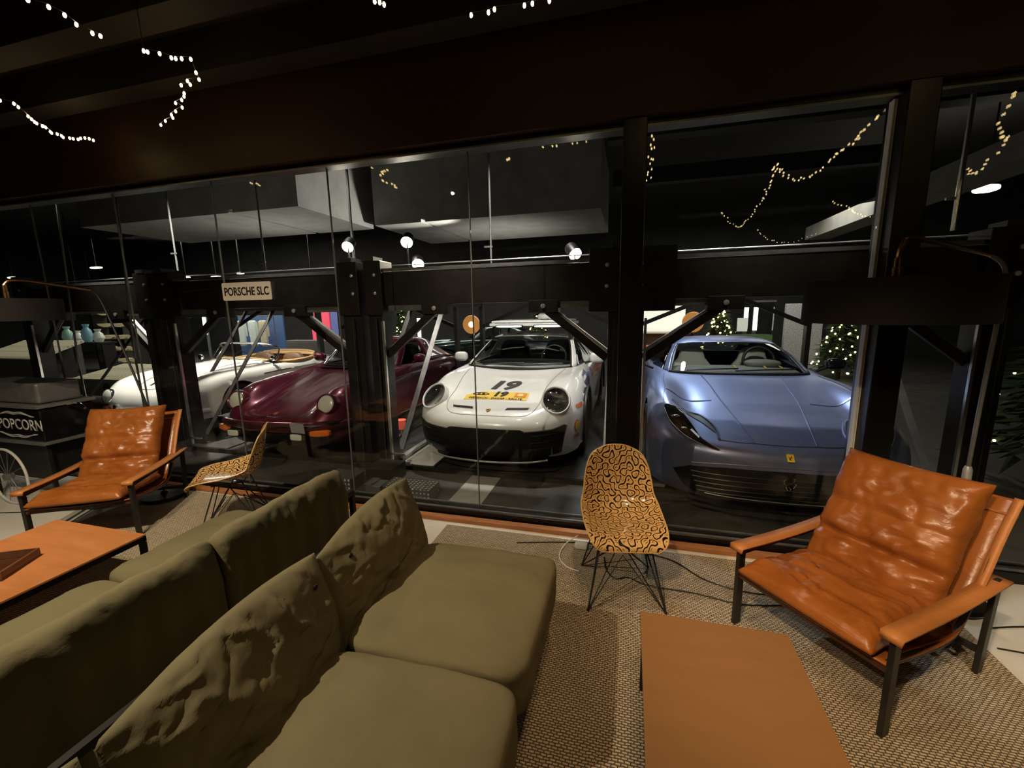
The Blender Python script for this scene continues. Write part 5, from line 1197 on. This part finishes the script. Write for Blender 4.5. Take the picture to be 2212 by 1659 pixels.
    MB().tube([(-.5, 1.66, .90), (-.28, 1.62, .96), (.0, 1.66, .935)], .006, 5).tube([(0, 1.62, .915), (.25, 1.62, .96), (.5, 1.70, .93)], .006, 5).build('wiper', 'chrome', c.t)
    for sx in (-1, 1):
        h, n = c.hit((sx*.545, -1, .57), (0, 1, 0)); q = h+V(0, -.008, .006)
        c.disc_lamp('headlight', q, (sx*.04, -.94, .30), .090, 'chrome', 'headbowl', 'chrome', .07, .012, .35)
        f = MB().superbox((sx*.56, .05, .42), (.05, .04, .022), 3, 8).build('turn_signal', 'amber', c.t, 60)
        side = 'right' if sx > 0 else 'left'
        c.line('chrome_strip', [(1.36,.725),(2.0,.735),(2.7,.735),(3.15,.70)], side, 'chrome', .009, off=.004)
        c.line('lower_strip', [(1.30,.62),(2.0,.635),(2.7,.63)], side, 'grey', .004, off=.002)
        c.line('door_seam', [(1.72,.80),(1.70,.55),(1.74,.36),(2.4,.35),(2.50,.55),(2.50,.80)], side, 'ink', .003)
        o = MB().superbox((sx*.76, 1.62, .93), (.055, .03, .045), 2.5, 8).build('door_mirror', 'chrome', c.t, 60); MB().tube([(sx*.74, 1.62, .83), (sx*.76, 1.62, .90)], .010, 6).build('stalk', 'chrome', o)
    c.line('hood_seam', [(0,.18),(.14,.20),(.22,.30),(.27,.50),(.34,.95),(.38,1.35)], 'top', 'ink', .0035, mirror=True)
    c.line('hood_handle', [(0,.20),(0,.36)], 'top', 'chrome', .010, off=.008)
    for sx in (-1, 1):
        MB().superbox((sx*.28, -.02, .42), (.028, .03, .07), 3, 6).build('bumper_guard', 'chrome', c.t, 60)
    MB().tube(smoothpath([(-.78, .42, .36), (-.70, .14, .37), (-.45, .0, .38), (0, -.05, .385), (.45, .0, .38), (.70, .14, .37), (.78, .42, .36)], 8), .034, 8).build('bumper', 'psilver', c.t, 60)
    return c
speedster()
# ================================================================ garage beyond the glass
struct(MB().bb((-26, 3.22, -.10), (12, 16, 0)).build('floor_garage', 'gfloor', smooth=0))
struct(MB().bb((-26, 3.3, 5.0), (12, 16, 5.2)).build('ceiling_garage', 'garage_dark', smooth=0))
struct(MB().bb((-26, 15.8, 0), (12, 16, 5.0)).build('wall_far', 'garage_dark', smooth=0))
struct(MB().bb((11.8, 3.3, 0), (12, 15.8, 5.0)).build('wall_garage_right', 'garage_dark', smooth=0))
struct(MB().bb((-26, 3.3, 0), (-25.8, 15.8, 5.0)).build('wall_garage_left', 'garage_dark', smooth=0))
# dropped plaster soffits under the garage ceiling
def soffit(name, x0, x1, y0, y1, z0, groove):
    b = MB().bb((x0, y0, z0), (groove-.05, y1, 4.999)).bb((groove+.05, y0, z0), (x1, y1, 4.999)).bb((groove-.05, y0+.002, z0+.06), (groove+.05, y1-.002, 4.998))
    struct(b.build(name, 'soffit', smooth=0))
soffit('ceiling_soffit', -11.5, -5.85, 6.85, 9.25, 3.6, -7.4)
soffit('ceiling_soffit', -5.6, -.60, 8.9, 11.8, 3.6, -4.4)
struct(MB().bb((4.62, 5.0, 3.42), (5.2, 14, 3.75)).build('trim_40', 'soffit', smooth=0))
struct(MB().bb((-.4, 7.2, 4.2), (4.6, 7.45, 4.5)).build('trim_41', 'garage_dark', smooth=0))
struct(MB().bb((-.4, 9.4, 4.1), (4.6, 9.6, 4.4)).build('trim_42', 'garage_dark', smooth=0))
# pale strip in the floor before the white car
struct(MB().bb((-1.53, 3.23, 0), (-1.22, 3.93, .004)).build('trim_43', noisy('pale_strip', (.30, .29, .27), (.38, .37, .34), 8, .5), smooth=0))

# ---------------------------------------------------------------- parking lifts
M['dsteel'] = noisy('brown_black_steel', (.018, .014, .011), (.030, .024, .019), 7, .4, metal=.3)
def lift(xl, xr, label, lw=.20, rw=.20, brg=True, rail=True, side='grey', hx=0., hx2=0.):
    xc = (xl+xr)/2; t = thing('parking_lift', label, 'car lift', (xc, 4.0, 0), 0, 'parking lifts')
    L, R_ = xl-xc, xr-xc
    for x, w in ((L+lw/2, lw), (R_-rw/2, rw)):
        cl = MB().bb((x-w/2, -.08, 0), (x+w/2, .10, 1.70)).bb((x-w*.18, -.10, .1), (x+w*.18, -.0795, 1.6)).build('column', 'steel', t, 0, .006)
        MB().bb((x-w/2-.002, -.12, 0), (x+w/2+.002, .14, .05)).build('foot_plate', 'steel', cl, 0, .005)
        hd = MB().bb((x-w/2-(hx2+.03 if x > 0 else .004), -.11, 1.66), (x+w/2+(.004 if x > 0 else .03)+(hx if x < 0 else 0), .12, 2.20)).build('column_head', 'dsteel', t, 0, .006)
        for dx in ((.05,) if not (hx2 and x > 0) else (-.12,)):
            for z in (1.88, 2.06):
                MB().lathe([(.017, 0), (.017, .012), (.010, .016), (.001, .016)], 12, Matrix.Rotation(PI/2, 3, 'X'), (x+dx*w/.2, -.111, z)).build('bolt', 'galv', hd, 40)
        MB().bb((x-w*.3, -.12, 2.2), (x+w*.3, .05, 2.24)).build('pulley_bracket', 'dgrey', hd, 0)
        # guide rods and a cable conduit with a threaded end
        MB().tube([(x+.03, -.115, .06), (x+.03, -.115, 1.64)], .005, 6).build('guide_rod', 'dgrey', cl)
    MB().bb((L+lw, -.05, 1.76), (R_-rw, .05, 2.09)).build('cross_beam', 'dsteel', t, 0, .006)
    MB().bb((L+lw, -.06, 2.095), (R_-rw, -.03, 2.125)).build('beam_edge', 'grey', t, 0)
    for z, y in ((2.19, .30), (2.13, .34)): MB().tube([(L+.02, y, z), (R_-.02, y, z+.012)], .006, 6).build('top_rail', 'galv', t)
    for sx in (-1, 1):
        bx = sx*.55
        bk = MB().bb((bx-.14, -.065, 1.66), (bx+.14, .065, 1.775)).build('bracket', 'dsteel', t, 0, .004)
        MB().lathe([(.022, 0), (.022, .012), (.001, .016)], 14, Matrix.Rotation(PI/2, 3, 'X'), (bx, -.066, 1.72)).build('bolt', 'galv', bk, 40)
        ex = (R_-rw-.005) if sx > 0 else (L+lw+.005)
        MB().bar((bx+sx*.02, -.02, 1.69), (ex, -.02, 1.24), .075, .05, (0, 1, 0)).build('front_brace', 'dsteel', t, 0, .003)
        MB().bar((bx+sx*.075, .035, 1.69), (ex, .035, 1.30), .03, .04, (0, 1, 0)).build('brace_angle', 'galv', t, 0)
        ex2 = ex-sx*.0
        sb = MB().bar((ex2, .10, .16), (ex2, 1.42, 1.74), .010, .065, (1, 0, 0)).build('side_brace', side, t, 0)
        MB().bb((ex2-.03, 2.95, 0), (ex2+.03, 3.07, 2.1)).build('rear_column', 'dgrey', t, 0)
        MB().bar((sx*.08, 3.0, 1.86), (ex2, 3.0, 1.40), .06, .03, (0, 1, 0)).build('rear_brace', 'dgrey' if side == 'grey' else side, t, 0)
        MB().bb((ex2-.04 if sx < 0 else ex2-.02, .12, 1.74), (ex2+.02 if sx < 0 else ex2+.04, 3.0, 1.86)).build('side_beam', 'dsteel', t, 0)
    MB().bb((L+lw, 2.96, 1.86), (R_-rw, 3.04, 2.0)).build('rear_beam', 'dsteel', t, 0)
    MB().bb((L+lw+.05, -.03, 1.70), (-.69, .03, 1.755)).build('beam_shim', 'grey', t, 0)
    MB().bb((.69, -.03, 1.70), (R_-rw-.05, .03, 1.755)).build('beam_shim', 'grey', t, 0)
    if rail:
        for x in ((L+lw+.012),):
            MB().bb((x-.008, -.11, .10), (x+.014, -.085, 1.60)).bb((x-.008, -.11, .07), (x+.22, -.085, .10)).bb((x-.008, -.11, .17), (x+.16, -.092, .19)).build('lit_edge_rail', 'bright', t, 0)  # bright rail standing for the spot-lit column edge
    if hx: MB().bb((R_-rw-.016, -.11, .10), (R_-rw+.004, -.085, 1.60)).build('lit_edge_rail', 'bright', t, 0)  # added bright strip that gives the right column its lit edge
    # deck the car stands on
    w0, w1 = L+lw+.03, R_-rw-.03
    dk = MB().bb((w0, -.06, 0), (w1, 4.6, .040)).build('deck', 'deck', t, 0, .004)
    MB().bb((w0, -.08, 0), (w1, -.0605, .05)).build('deck_edge', 'dsteel', dk, 0)
    MB().bb((w0+.03, -.055, .0402), (w0+.46, 4.4, .0545)).build('wheel_track', 'deck', dk, 0)
    MB().bb((w1-.46, -.055, .0402), (w1-.03, 4.4, .0545)).build('wheel_track', 'deck', dk, 0)
    return t, L, R_, w0, w1
A = lift(-8.05, -5.58, 'black parking lift around the ivory roadster', .20, .20, side='dsteel')
B_ = lift(-5.50, -2.70, 'black parking lift around the burgundy coupe', .22, .22, side='dsteel')
W_ = lift(-2.615, -.035, 'black parking lift around the white rally car', .16, .15, hx2=.14)
D_ = lift(-.02, 2.66, 'black parking lift around the blue car', .14, .20, hx=.22)
# bright wheel plate left of the white car and side rail
t, L, R_, w0, w1 = W_
MB().bb((w0+.06, -.05, .055), (w0+.44, .62, .060)).build('wheel_plate', noisy('polished_plate', (.80, .80, .78), (.92, .92, .90), 14, .35, .25, 9), t, 0)
MB().bb((w0-.20+.18, .10, .05), (w0+.04, 3.2, .10)).build('side_rail', 'galv', t, 0, .004)
# cable conduits with threaded ends hang in front of the columns
for k, (px, py, z0) in enumerate(((-6.05, 3.35, .55), (-5.30, 3.45, .45))):
    t = thing('cable_conduit', ('grey cable conduit with threaded end, left of the left armchair', 'grey cable conduit with threaded end, behind the left shell chair', 'grey cable conduit with threaded end, right of the blue car')[k], 'conduit', (px, py, 0))
    MB().tube([(0, 0, z0), (-.01, 0, 1.2), (-.02, .05, 2.2), (-.02, .2, 4.99)], .011, 8).build('sleeve', 'grey', t)
    MB().lathe([(.016, 0), (.016, .10), (.020, .10), (.020, .12), (.013, .13), (.013, .22)], 12, None, (0, 0, z0-.12)).build('threaded_end', 'galv', t, 30)
    MB().tube([(0, 0, 0), (0, 0, z0-.1)], .007, 6).build('rod', 'grey', t)
# tread plate boxes by the columns
M['tread'] = None
def tread():
    m = mat('tread_plate', (.20, .195, .185), .4, .5); t = NT(m); co = t.coord('Object')
    v = t.n('ShaderNodeTexVoronoi'); v.inputs['Scale'].default_value = 26; v.inputs['Randomness'].default_value = .12; t.l(co, v.inputs['Vector'])
    t.l(t.ramp(v.outputs['Distance'], [(.22, (.85, .84, .80)), (.32, (.13, .125, .12))]), t.b.inputs['Base Color']); return m
M['tread'] = tread()
def tbox(x0, x1, y0, y1, h, label):
    o = MB().bb((x0, y0, 0), (x1, y1, h)).build('tread_plate_box', 'tread', smooth=0, bevel=.006); tag(o, label, 'metal box')
tbox(-2.83, -2.52, 3.27, 3.50, .13, 'tread plate box by the column foot, left of the two')
tbox(-2.15, -1.68, 3.24, 3.46, .12, 'tread plate box before the white car, right of the two')
for k, (x, y) in enumerate(((-2.31, 3.30), (-2.205, 3.27))):
    tag(MB().box((x, y+.02, .06), (.09, .16, .12)).build('switch_box', 'grey', smooth=0, bevel=.006, loc=None), ('grey switch box beside the tread plate box, farther from the white car', 'grey switch box between its twin and the tread plate box')[k], 'box')
tag(MB().bb((-2.52, 3.52, 0), (-2.22, 3.80, .16)).build('column_base', 'dsteel', smooth=0, bevel=.01), 'dark steel base block at the foot of the twin columns', 'metal block')
# small red cup on its rail
t = thing('warning_light', 'small red ribbed beacon on a grey pipe left of the white car', 'beacon', (-2.74, 4.5, .06))
MB().tube([(0, -.34, .10), (0, .05, .10), (.02, .10, .12), (.02, .10, .18)], .014, 8).build('pipe', 'galv', t)
MB().tube([(0, -.34, -.06), (0, -.34, .10)], .014, 8).build('pipe_leg', 'galv', t)
b = MB().lathe([(.035, .18), (.05, .20), (.055, .27), (.065, .30), (.02, .30)], 16, None, (.02, .10, 0)).build('red_lens', mat('salmon_lens', (.85, .16, .10), .4, emit=(1, .15, .08), es=.25), t)
# hanging rods under the garage ceiling
for k, (x, z0, lab) in enumerate(((-4.92, 2.15, 'thin pale rod hanging above the cream plate'), (-6.52, 2.35, 'thin pale rod hanging left of the cream plate'), (-1.61, 2.18, 'thin pale rod hanging over the white car'), (-3.49, 2.14, 'pale bright rod hanging over the burgundy coupe'), (2.52, 2.26, 'pale bright rod hanging right of the blue car'))):
    t = thing('hanging_rod', lab, 'rod', (x, 5.0 if k < 4 else 4.45, z0), 0, 'hanging rods')
    MB().tube([(0, 0, 0), (0, 0, 4.99-z0)], .012 if k < 3 else .018, 8).build('rod', 'bright', t)
    MB().bb((-.08, -.01, .24), (.02, .01, .26)).build('clip', 'bright', t, 0)
# spotlights clamped to the lifts
def spot(x, z, tgt, label, y=4.40, arm=None, e=60):
    t = thing('spotlight', label, 'spotlight', (x, y, z), 0, 'lift spotlights')
    d = (V(*tgt)-V(x, y, z)).normalized(); T = d.to_track_quat('Z', 'Y').to_matrix()
    MB().lathe([(.04, -.14), (.062, -.11), (.068, 0), (.070, .025), (.064, .025), (.062, .005)], 24, T).build('lamp_head', 'black', t, 60)
    MB().lathe([(.061, .012), (.001, .016)], 24, T).build('lens', 'lamp_on', t, 60)
    MB().tube([V(0, 0, -.02), V(0, .02, -.02-(z-2.20)) if arm is None else arm], .010, 6).build('arm', 'grey', t)
    o = lamp('spot_glow', 'SPOT', (x+d.x*.06, y+d.y*.06, z+d.z*.06), e, (1, .86, .66), tgt, .03, 75, .6)
spot(-3.132, 2.439, (-2.3, 1.4, .4), 'lit spotlight over the burgundy coupe, leftmost of the four', e=50)
spot(-2.383, 2.447, (-1.4, 1.5, .6), 'lit spotlight on the twin columns, upper of the close pair', e=50)
spot(-2.264, 2.206, (-.7, 1.5, .4), 'lit spotlight on the twin columns, lower of the close pair', arm=V(.0, -.1, -.01), e=60)
spot(-.546, 2.232, (1.0, 2.2, .3), 'lit spotlight over the white car by the middle mullion', e=340)

# ---------------------------------------------------------------- shop hall far behind the cars
BG = []
def bgbox(name, a, b, m, label, cat, group=None, bevel=.01):
    o = MB().bb(a, b).build(name, m, smooth=0, bevel=bevel); return tag(o, label, cat, group)
# clothes rail with shirts in front of a blue board
bgbox('display_board', (-13.9, 12.6, 0), (-11.9, 12.66, 1.62), mat('blue_board', (.05, .085, .17), .6, emit=(.06, .11, .24), es=.35), 'dark blue display board behind the hanging shirts', 'board')  # board emits a little blue in place of light falling on it
t = thing('clothes_rail', 'thin metal clothes rail holding pale shirts, seen above the ivory roadster', 'clothes rail', (-12.9, 12.3, 0))
MB().tube([(-.9, 0, 0), (-.9, 0, 1.62), (.9, 0, 1.62), (.9, 0, 0)], .02, 8).build('rail', 'grey', t)
for k, (x, cl, lab) in enumerate(((-13.42, (.50, .56, .52), 'pale grey shirt at the left end of the clothes rail'), (-12.92, (.54, .60, .56), 'pale shirt in the middle of the clothes rail'), (-12.46, (.50, .47, .36), 'beige shirt at the right end of the clothes rail'))):
    t = thing('shirt', lab, 'shirt', (x, 12.28, .55), 0, 'shirts on the rail')
    def fn(u, P): P.y += .02*math.sin(u.x*12); P.x *= 1+.06*u.z; return P
    MB().superbox((0, 0, .45), (.15, .05, .46), 6, 10, fn).build('torso', mat('shirt_cloth', cl, .9, emit=cl, es=.12), t, 60)  # cloth glows faintly, hall light put into its colour
    for sx in (-1, 1): MB().tube([(sx*.13, 0, .86), (sx*.165, .02, .62), (sx*.165, .03, .35)], [.06, .05, .045], 8).build('sleeve', mat('sleeve_cloth', cl, .9, emit=cl, es=.10), t, 60)  # sleeves carry the same faint glow as the torso
    MB().tube([(0, 0, .90), (0, 0, 1.07)], .008, 5).build('hanger', 'grey', t)
bgbox('poster_panel', (-10.7, 12.6, 0), (-9.95, 12.66, 1.75), mat('pink_panel', (.80, .10, .16), .5, emit=(.9, .10, .17), es=.55), 'bright pink lit panel right of the shirts', 'panel')
bgbox('poster_panel', (-9.9, 12.6, 0), (-9.3, 12.66, 1.72), mat('blue_panel', (.12, .14, .32), .5, emit=(.14, .17, .42), es=.5), 'violet blue lit panel beside the pink panel', 'panel')
bgbox('sales_counter', (-11.2, 11.9, 0), (-9.4, 12.3, .78), mat('grey_counter', (.16, .16, .15), .6), 'grey counter standing under the pink panel', 'counter')
for x, z0, z1, lab in ((-8.25, .5, 1.75, 'lit vertical tube just right of the twin columns'), (-6.68, .35, 1.45, 'lit vertical tube beyond the burgundy coupe roof'), (3.02, 1.0, 1.62, 'lit vertical tube in the green glass booth, left of the pair'), (3.25, .95, 1.62, 'lit vertical tube in the green glass booth, right of the pair'), (-15.75, .9, 1.6, 'lit vertical tube left of the shirts')):
    t = thing('tube_light', lab, 'tube light', (x*1.03 if x > 0 else x, 13.2 if x > 0 else 12.8, z0), 0, 'vertical tube lights')
    MB().tube([(0, 0, .04), (0, 0, z1-z0)], .055, 10).build('tube', 'tube', t)
    MB().bb((-.05, .06, -z0), (.05, .10, z1-z0)).build('mount', 'grey', t, 0)
# round copper lamps
for k, (x, y, lab) in enumerate(((-3.3, 8.76, 'glowing copper disc lamp between the burgundy and white cars'), (1.19, 9.0, 'copper ring lamp glowing above the blue car roof'))):
    t = thing('disc_lamp', lab, 'lamp', (x, y, 1.38), 0, 'copper disc lamps')
    T = Matrix.Rotation(PI/2, 3, 'X')
    MB().lathe([(.065, 0), (.19, 0), (.20, .02), (.19, .05), (.065, .05), (.065, 0)], 40, T).build('disc', mat('glowing_copper', (.80, .36, .10), .35, .4, emit=(1, .42, .10), es=.45), t, 50)
    MB().lathe([(.064, .01), (.001, .012)], 24, T).build('core', 'black' if k else 'tube', t, 50)
    MB().tube([(0, .02, -.19), (0, .02, -1.38)], .015, 6).build('stand', 'black', t); MB().lathe([(.12, 0), (.12, .02), (.02, .03)], 20, None, (0, .02, -1.38)).build('foot', 'black', t)
# pale bar with orange stools
t = thing('bar_counter', 'pale lit bar counter behind the mullion and blue car', 'bar', (1.0, 12.6, 0))
MB().bb((-.9, 0, 0), (.55, .5, .95)).build('bar_front', noisy('brown_boards', (.10, .05, .03), (.16, .08, .045), 5, .6, stretch=(6, 1, 1)), t, 0)
MB().bb((-.95, -.05, .951), (.60, .55, 1.0)).build('bar_top', mat('cream_top', (.7, .66, .52), .4, emit=(.8, .75, .55), es=.35), t, 0)  # top glows to stand for the light on it
bgbox('back_panel', (.25, 13.3, 0), (1.55, 13.36, 1.72), 'screen', 'pale greenish lit panel behind the bar counter', 'panel')
for k, x in enumerate((.42, 3.30)):
    t = thing('bar_stool', ('orange metal stool in front of the bar counter', 'dull red metal stool right of the fir tree behind the blue car')[k], 'stool', (x, 11.6, 0), 0, 'metal stools')
    m_ = mat('orange_metal', (.75, .16, .06), .4, emit=(.9, .15, .05), es=.12 if k == 0 else .0)  # first stool glows faintly as if lit, though no lamp
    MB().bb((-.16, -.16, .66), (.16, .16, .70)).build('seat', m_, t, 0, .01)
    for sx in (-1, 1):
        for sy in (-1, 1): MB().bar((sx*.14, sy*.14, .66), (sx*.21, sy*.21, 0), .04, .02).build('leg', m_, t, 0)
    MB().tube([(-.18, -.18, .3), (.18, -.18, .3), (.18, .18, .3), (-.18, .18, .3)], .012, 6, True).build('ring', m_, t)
t = thing('glass_booth', 'green glass booth standing behind the blue car', 'booth', (3.05, 12.5, 0))
MB().bb((-.55, 0, 0), (.55, .5, .9)).build('green_base', mat('green_cloth', (.05, .085, .03), .9, emit=(.05, .09, .03), es=.5), t, 0)  # cloth base given a glow in place of booth light
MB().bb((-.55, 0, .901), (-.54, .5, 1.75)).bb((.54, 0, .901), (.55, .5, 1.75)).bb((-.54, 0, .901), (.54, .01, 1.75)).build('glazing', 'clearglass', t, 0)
MB().bb((-.57, -.02, 1.751), (.57, .52, 1.80)).build('top_rim', 'grey', t, 0)
MB().bb((-.30, .02, 1.0), (-.05, .03, 1.35)).build('notice', 'screen', t, 0)
bgbox('spotted_cabinet', (3.9, 12.6, 0), (4.75, 12.75, 1.7), 'speck', 'pale speckled cabinet right of the green booth', 'cabinet') if M.setdefault('speck', noisy('speckled_white', (.30, .31, .34), (.75, .76, .80), 40, .5)) else None
# fir trees with fairy lights
M['fir'] = noisy('fir_needles', (.018, .034, .012), (.035, .06, .02), 20, .9)
def fir(x, y, h, r, n, label, nb, bm='bulb_far', br=.014, dens=700):
    t = thing('fir_tree', label, 'tree', (x, y, 0), 0, 'lit fir trees'); R = random.Random(int(x*97+y*13))
    MB().tube([(0, 0, 0), (0, 0, h*.95)], [.05, .012], 8).build('trunk', 'darkleather', t)
    b = MB()
    for k in range(dens):
        f = R.random()**.8; z = h*(.10+.88*f); rr = r*(1-f)*(.35+.65*R.random()); a = R.uniform(0, 2*PI)
        p = V(rr*math.cos(a), rr*math.sin(a), z); d = V(math.cos(a+R.uniform(-.5, .5)), math.sin(a+R.uniform(-.5, .5)), R.uniform(-.5, .1))*(.16*h/2+.04); s_ = d.cross(V(0, 0, 1)).normalized()*.035*h/2
        b.add([p-s_, p+s_, p+d, p+V(0, 0, .03)], [(0, 1, 2), (0, 3, 2), (1, 2, 3)])
    b.build('foliage', 'fir', t, 0, recalc=False)
    src = None
    for k in range(nb):
        f = R.random(); z = h*(.10+.85*f); rr = r*(1-f)*1.02+.03; a = R.uniform(0, 2*PI)
        q = V(rr*math.cos(a), rr*math.sin(a), z)
        if src is None: src = MB().ball((0, 0, 0), br, 6).build('bulb', bm, t, loc=q)
        else: c = src.copy(); C.objects.link(c); c.parent = t; c.location = q
fir(2.10, 11.3, 1.80, .50, 0, 'fir tree with warm lights behind the blue car roof', 90, br=.022)
fir(-2.9, 13.8, 1.90, .45, 0, 'fir tree with warm lights above the white car rack', 70, br=.022)
fir(-7.45, 13.1, 1.85, .40, 0, 'small lit fir tree beyond the burgundy coupe', 50, br=.022)
fir(4.62, 11.2, 1.65, .55, 0, 'lit fir tree right of the blue car, half behind the lamp shade', 60, br=.02)
fir(3.85, 4.75, 2.35, .70, 0, 'large dark fir tree with few lights at the far right', 34, 'bulb', .012, 1500)
# left: bottle shelf, screens, perforated panel
t = thing('display_shelf', 'dark shelf with cream bowls seen beside the left lamp pole', 'shelf', (-15.4, 9.6, 0))
for z in (.25, .62, .99, 1.36, 1.73): MB().bb((-1.0, 0, z-.02), (.6, .4, z)).build('shelf_board', 'grey', t, 0)
for x in (-1.0, .6): MB().bb((x-.03, 0, 0), (x+.03, .4, 2.0)).build('upright', 'steel', t, 0)
bowl0 = None; R = random.Random(3); nm = ('lowest', 'second', 'third', 'fourth', 'top')
for k, z in enumerate((.25, .62, .99, 1.36, 1.73)):
    for j, x in enumerate((-.75, -.15, .35)):
        o = MB().lathe([(.05, 0), (.16, .05), (.20, .11), (.19, .11), (.15, .06), (.001, .03)], 18).build('bowl', mat('cream_bowl', (.62, .55, .34), .4, emit=(.75, .62, .32), es=.25) if bowl0 is None else bowl0.data.materials[0], loc=(-15.4+x, 9.8, z+.001))  # bowls glow softly, shelf light put into the glaze
        bowl0 = bowl0 or o
        tag(o, 'cream bowl on the %s board of the dark shelf, %s' % (nm[k], ('left end', 'middle', 'right end')[j]), 'bowl', 'bowls on the dark shelf')
bgbox('lit_screen', (-17.4, 12.4, 0), (-16.5, 12.5, 1.55), 'screen', 'pale lit panel behind the ivory roadster, left of the column', 'screen')
bgbox('lit_screen', (-18.0, 13.0, 0), (-17.1, 13.1, 1.45), mat('blue_screen', (.3, .5, .7), .4, emit=(.35, .6, .85), es=.8), 'small blue white screen farther behind the ivory roadster', 'screen')
bgbox('grey_door', (-18.9, 12.0, 0), (-18.0, 12.1, 1.85), mat('grey_green_door', (.22, .23, .20), .6), 'grey green door panel left of the lit panel', 'door')
def holed():
    m = mat('perforated_cream', (.74, .68, .48), .5, emit=(.8, .72, .45), es=.18); t = NT(m); co = t.coord('Object')  # sheet has a weak glow standing for light on it
    v = t.n('ShaderNodeTexVoronoi'); v.inputs['Scale'].default_value = 11; v.inputs['Randomness'].default_value = 0.; t.l(co, v.inputs['Vector'])
    t.l(t.ramp(v.outputs['Distance'], [(.28, (.02, .02, .015)), (.34, (.74, .68, .48))]), t.b.inputs['Base Color']); return m
t = thing('perforated_rack', 'cream perforated metal rack left of the ivory roadster', 'rack', (-10.2, 6.6, 0))
MB().box((0, 0, .50), (2.2, 1.0, .05), T=Matrix.Rotation(.18, 3, 'X')).build('top_sheet', holed(), t, 0)
MB().box((-.1, -.62, .28), (2.0, .04, .34)).build('front_sheet', mat('cream_sheet', (.74, .68, .48), .5), t, 0)
for x in (-.8, .1, .7): MB().lathe([(.09, 0), (.09, .012), (.001, .014)], 20, Matrix.Rotation(PI/2, 3, 'X'), (x, -.642, .28)).build('round_port', 'black', t, 0)
for x in (-.95, .95): MB().bb((x-.04, -.45, 0), (x+.04, -.37, .42)).bb((x-.04, .37, 0), (x+.04, .45, .55)).build('leg', 'grey', t, 0)
t = thing('perforated_rack', 'second cream perforated rack at far left behind the popcorn cart', 'rack', (-14.0, 6.9, 0))
MB().box((0, 0, .95), (2.2, .9, .05), T=Matrix.Rotation(.35, 3, 'X')).build('top_sheet', bpy.data.materials['perforated_cream'], t, 0)
MB().box((0, -.50, .52), (2.2, .04, .5)).build('front_sheet', bpy.data.materials['cream_sheet'], t, 0)
for x in (-1.0, 1.0): MB().bb((x-.04, -.45, 0), (x+.04, -.37, .82)).bb((x-.04, .30, 0), (x+.04, .38, 1.05)).build('leg', 'grey', t, 0)
R = random.Random(21); vase0 = None
t = thing('plant_stand', 'dark stand with teal and white vases above the popcorn cart', 'stand', (-14.4, 8.2, 0))
MB().bb((-.9, -.2, .98), (.9, .2, 1.02)).build('stand_top', 'steel', t, 0)
for x in (-.85, .85): MB().bb((x-.03, -.15, 0), (x+.03, .15, .98)).build('leg', 'steel', t, 0)
for k, (x, h, c_) in enumerate(((-.65, .42, (.25, .45, .36)), (-.25, .30, (.70, .72, .66)), (.12, .48, (.20, .38, .45)), (.55, .34, (.62, .70, .60)))):
    o = MB().lathe([(.08, 0), (.13, h*.3), (.10, h*.65), (.05, h*.8), (.08, h), (.06, h), (.001, h*.8)], 18).build('vase', mat('vase_glaze', c_, .2, emit=c_, es=.12), loc=(-14.4+x, 8.2, 1.021))  # glaze emits its own colour to look lit
    tag(o, ('tall green vase at the left of the dark stand', 'short white vase on the dark stand', 'tallest blue green vase on the dark stand', 'pale green vase at the right of the dark stand')[k], 'vase', 'vases on the dark stand')
M['glowtube'] = mat('ceiling_glow', (1, 1, 1), .4, emit=(1, .93, .75), es=2.2)
R = random.Random(11)
for k, (x, y, z, w_, lab) in enumerate(((-15.6, 9.5, 3.15, .42, 'brightest ceiling light above the left lamp'), (-13.4, 10.5, 2.85, .26, 'small ceiling light left of the second seam'), (-12.2, 10.5, 2.82, .34, 'ceiling light between the second and third seams'), (-11.8, 11, 2.95, .22, 'small ceiling light nearer the third seam'), (-17.5, 10, 2.7, .35, 'ceiling light low over the shelf'), (-18.5, 11, 2.6, .30, 'ceiling light left over the shelf'), (-9.6, 11.5, 2.75, .5, 'slim ceiling light right of the cream plate'), (-19.5, 9.5, 3.0, .35, 'far left ceiling light above the popcorn cart'))):
    t = thing('ceiling_light', lab, 'ceiling light', (x, y, z), 0, 'hall ceiling lights')
    MB().superbox((0, 0, 0), (w_/2, .07, .028), 4, 6).build('diffuser', 'glowtube', t)
    MB().tube([(0, 0, .02), (0, 0, 4.99-z)], .012, 6).build('rod', 'black', t)
t = thing('ceiling_light', 'bright round ceiling light at the right, under the grey beam', 'ceiling light', (5.75, 9.5, 3.55), 0, 'hall ceiling lights')
MB().superbox((0, 0, 0), (.15, .15, .05), 3, 8).build('diffuser', 'lamp_on', t); MB().tube([(0, 0, .04), (0, 0, 1.44)], .015, 6).build('rod', 'black', t)
lamp('hall_light', 'AREA', (-13, 11, 4.2), 380, (1, .93, .78), (-13, 11.5, 0), (6, 2))
lamp('hall_light', 'AREA', (-4, 12.2, 3.4), 150, (1, .95, .85), (-4, 12.5, 0), (6, 1.2))
lamp('hall_light', 'AREA', (3, 11.5, 3.8), 120, (1, .95, .82), (3, 12, 0), (4, 2))
lamp('soffit_wash', 'SPOT', (-3.0, 9.3, 2.6), 520, (1, .95, .86), (-5.9, 7.9, 4.2), .1, 60, .6)  # added washes without fixtures that brighten the soffits
lamp('soffit_wash', 'SPOT', (-3.0, 10.3, 2.0), 95, (1, .95, .86), (-3.1, 10.5, 3.6), .1, 130, .8)
lamp('soffit_wash', 'SPOT', (-7.6, 8.1, 2.0), 60, (1, .95, .86), (-7.7, 8.1, 3.6), .1, 130, .8)
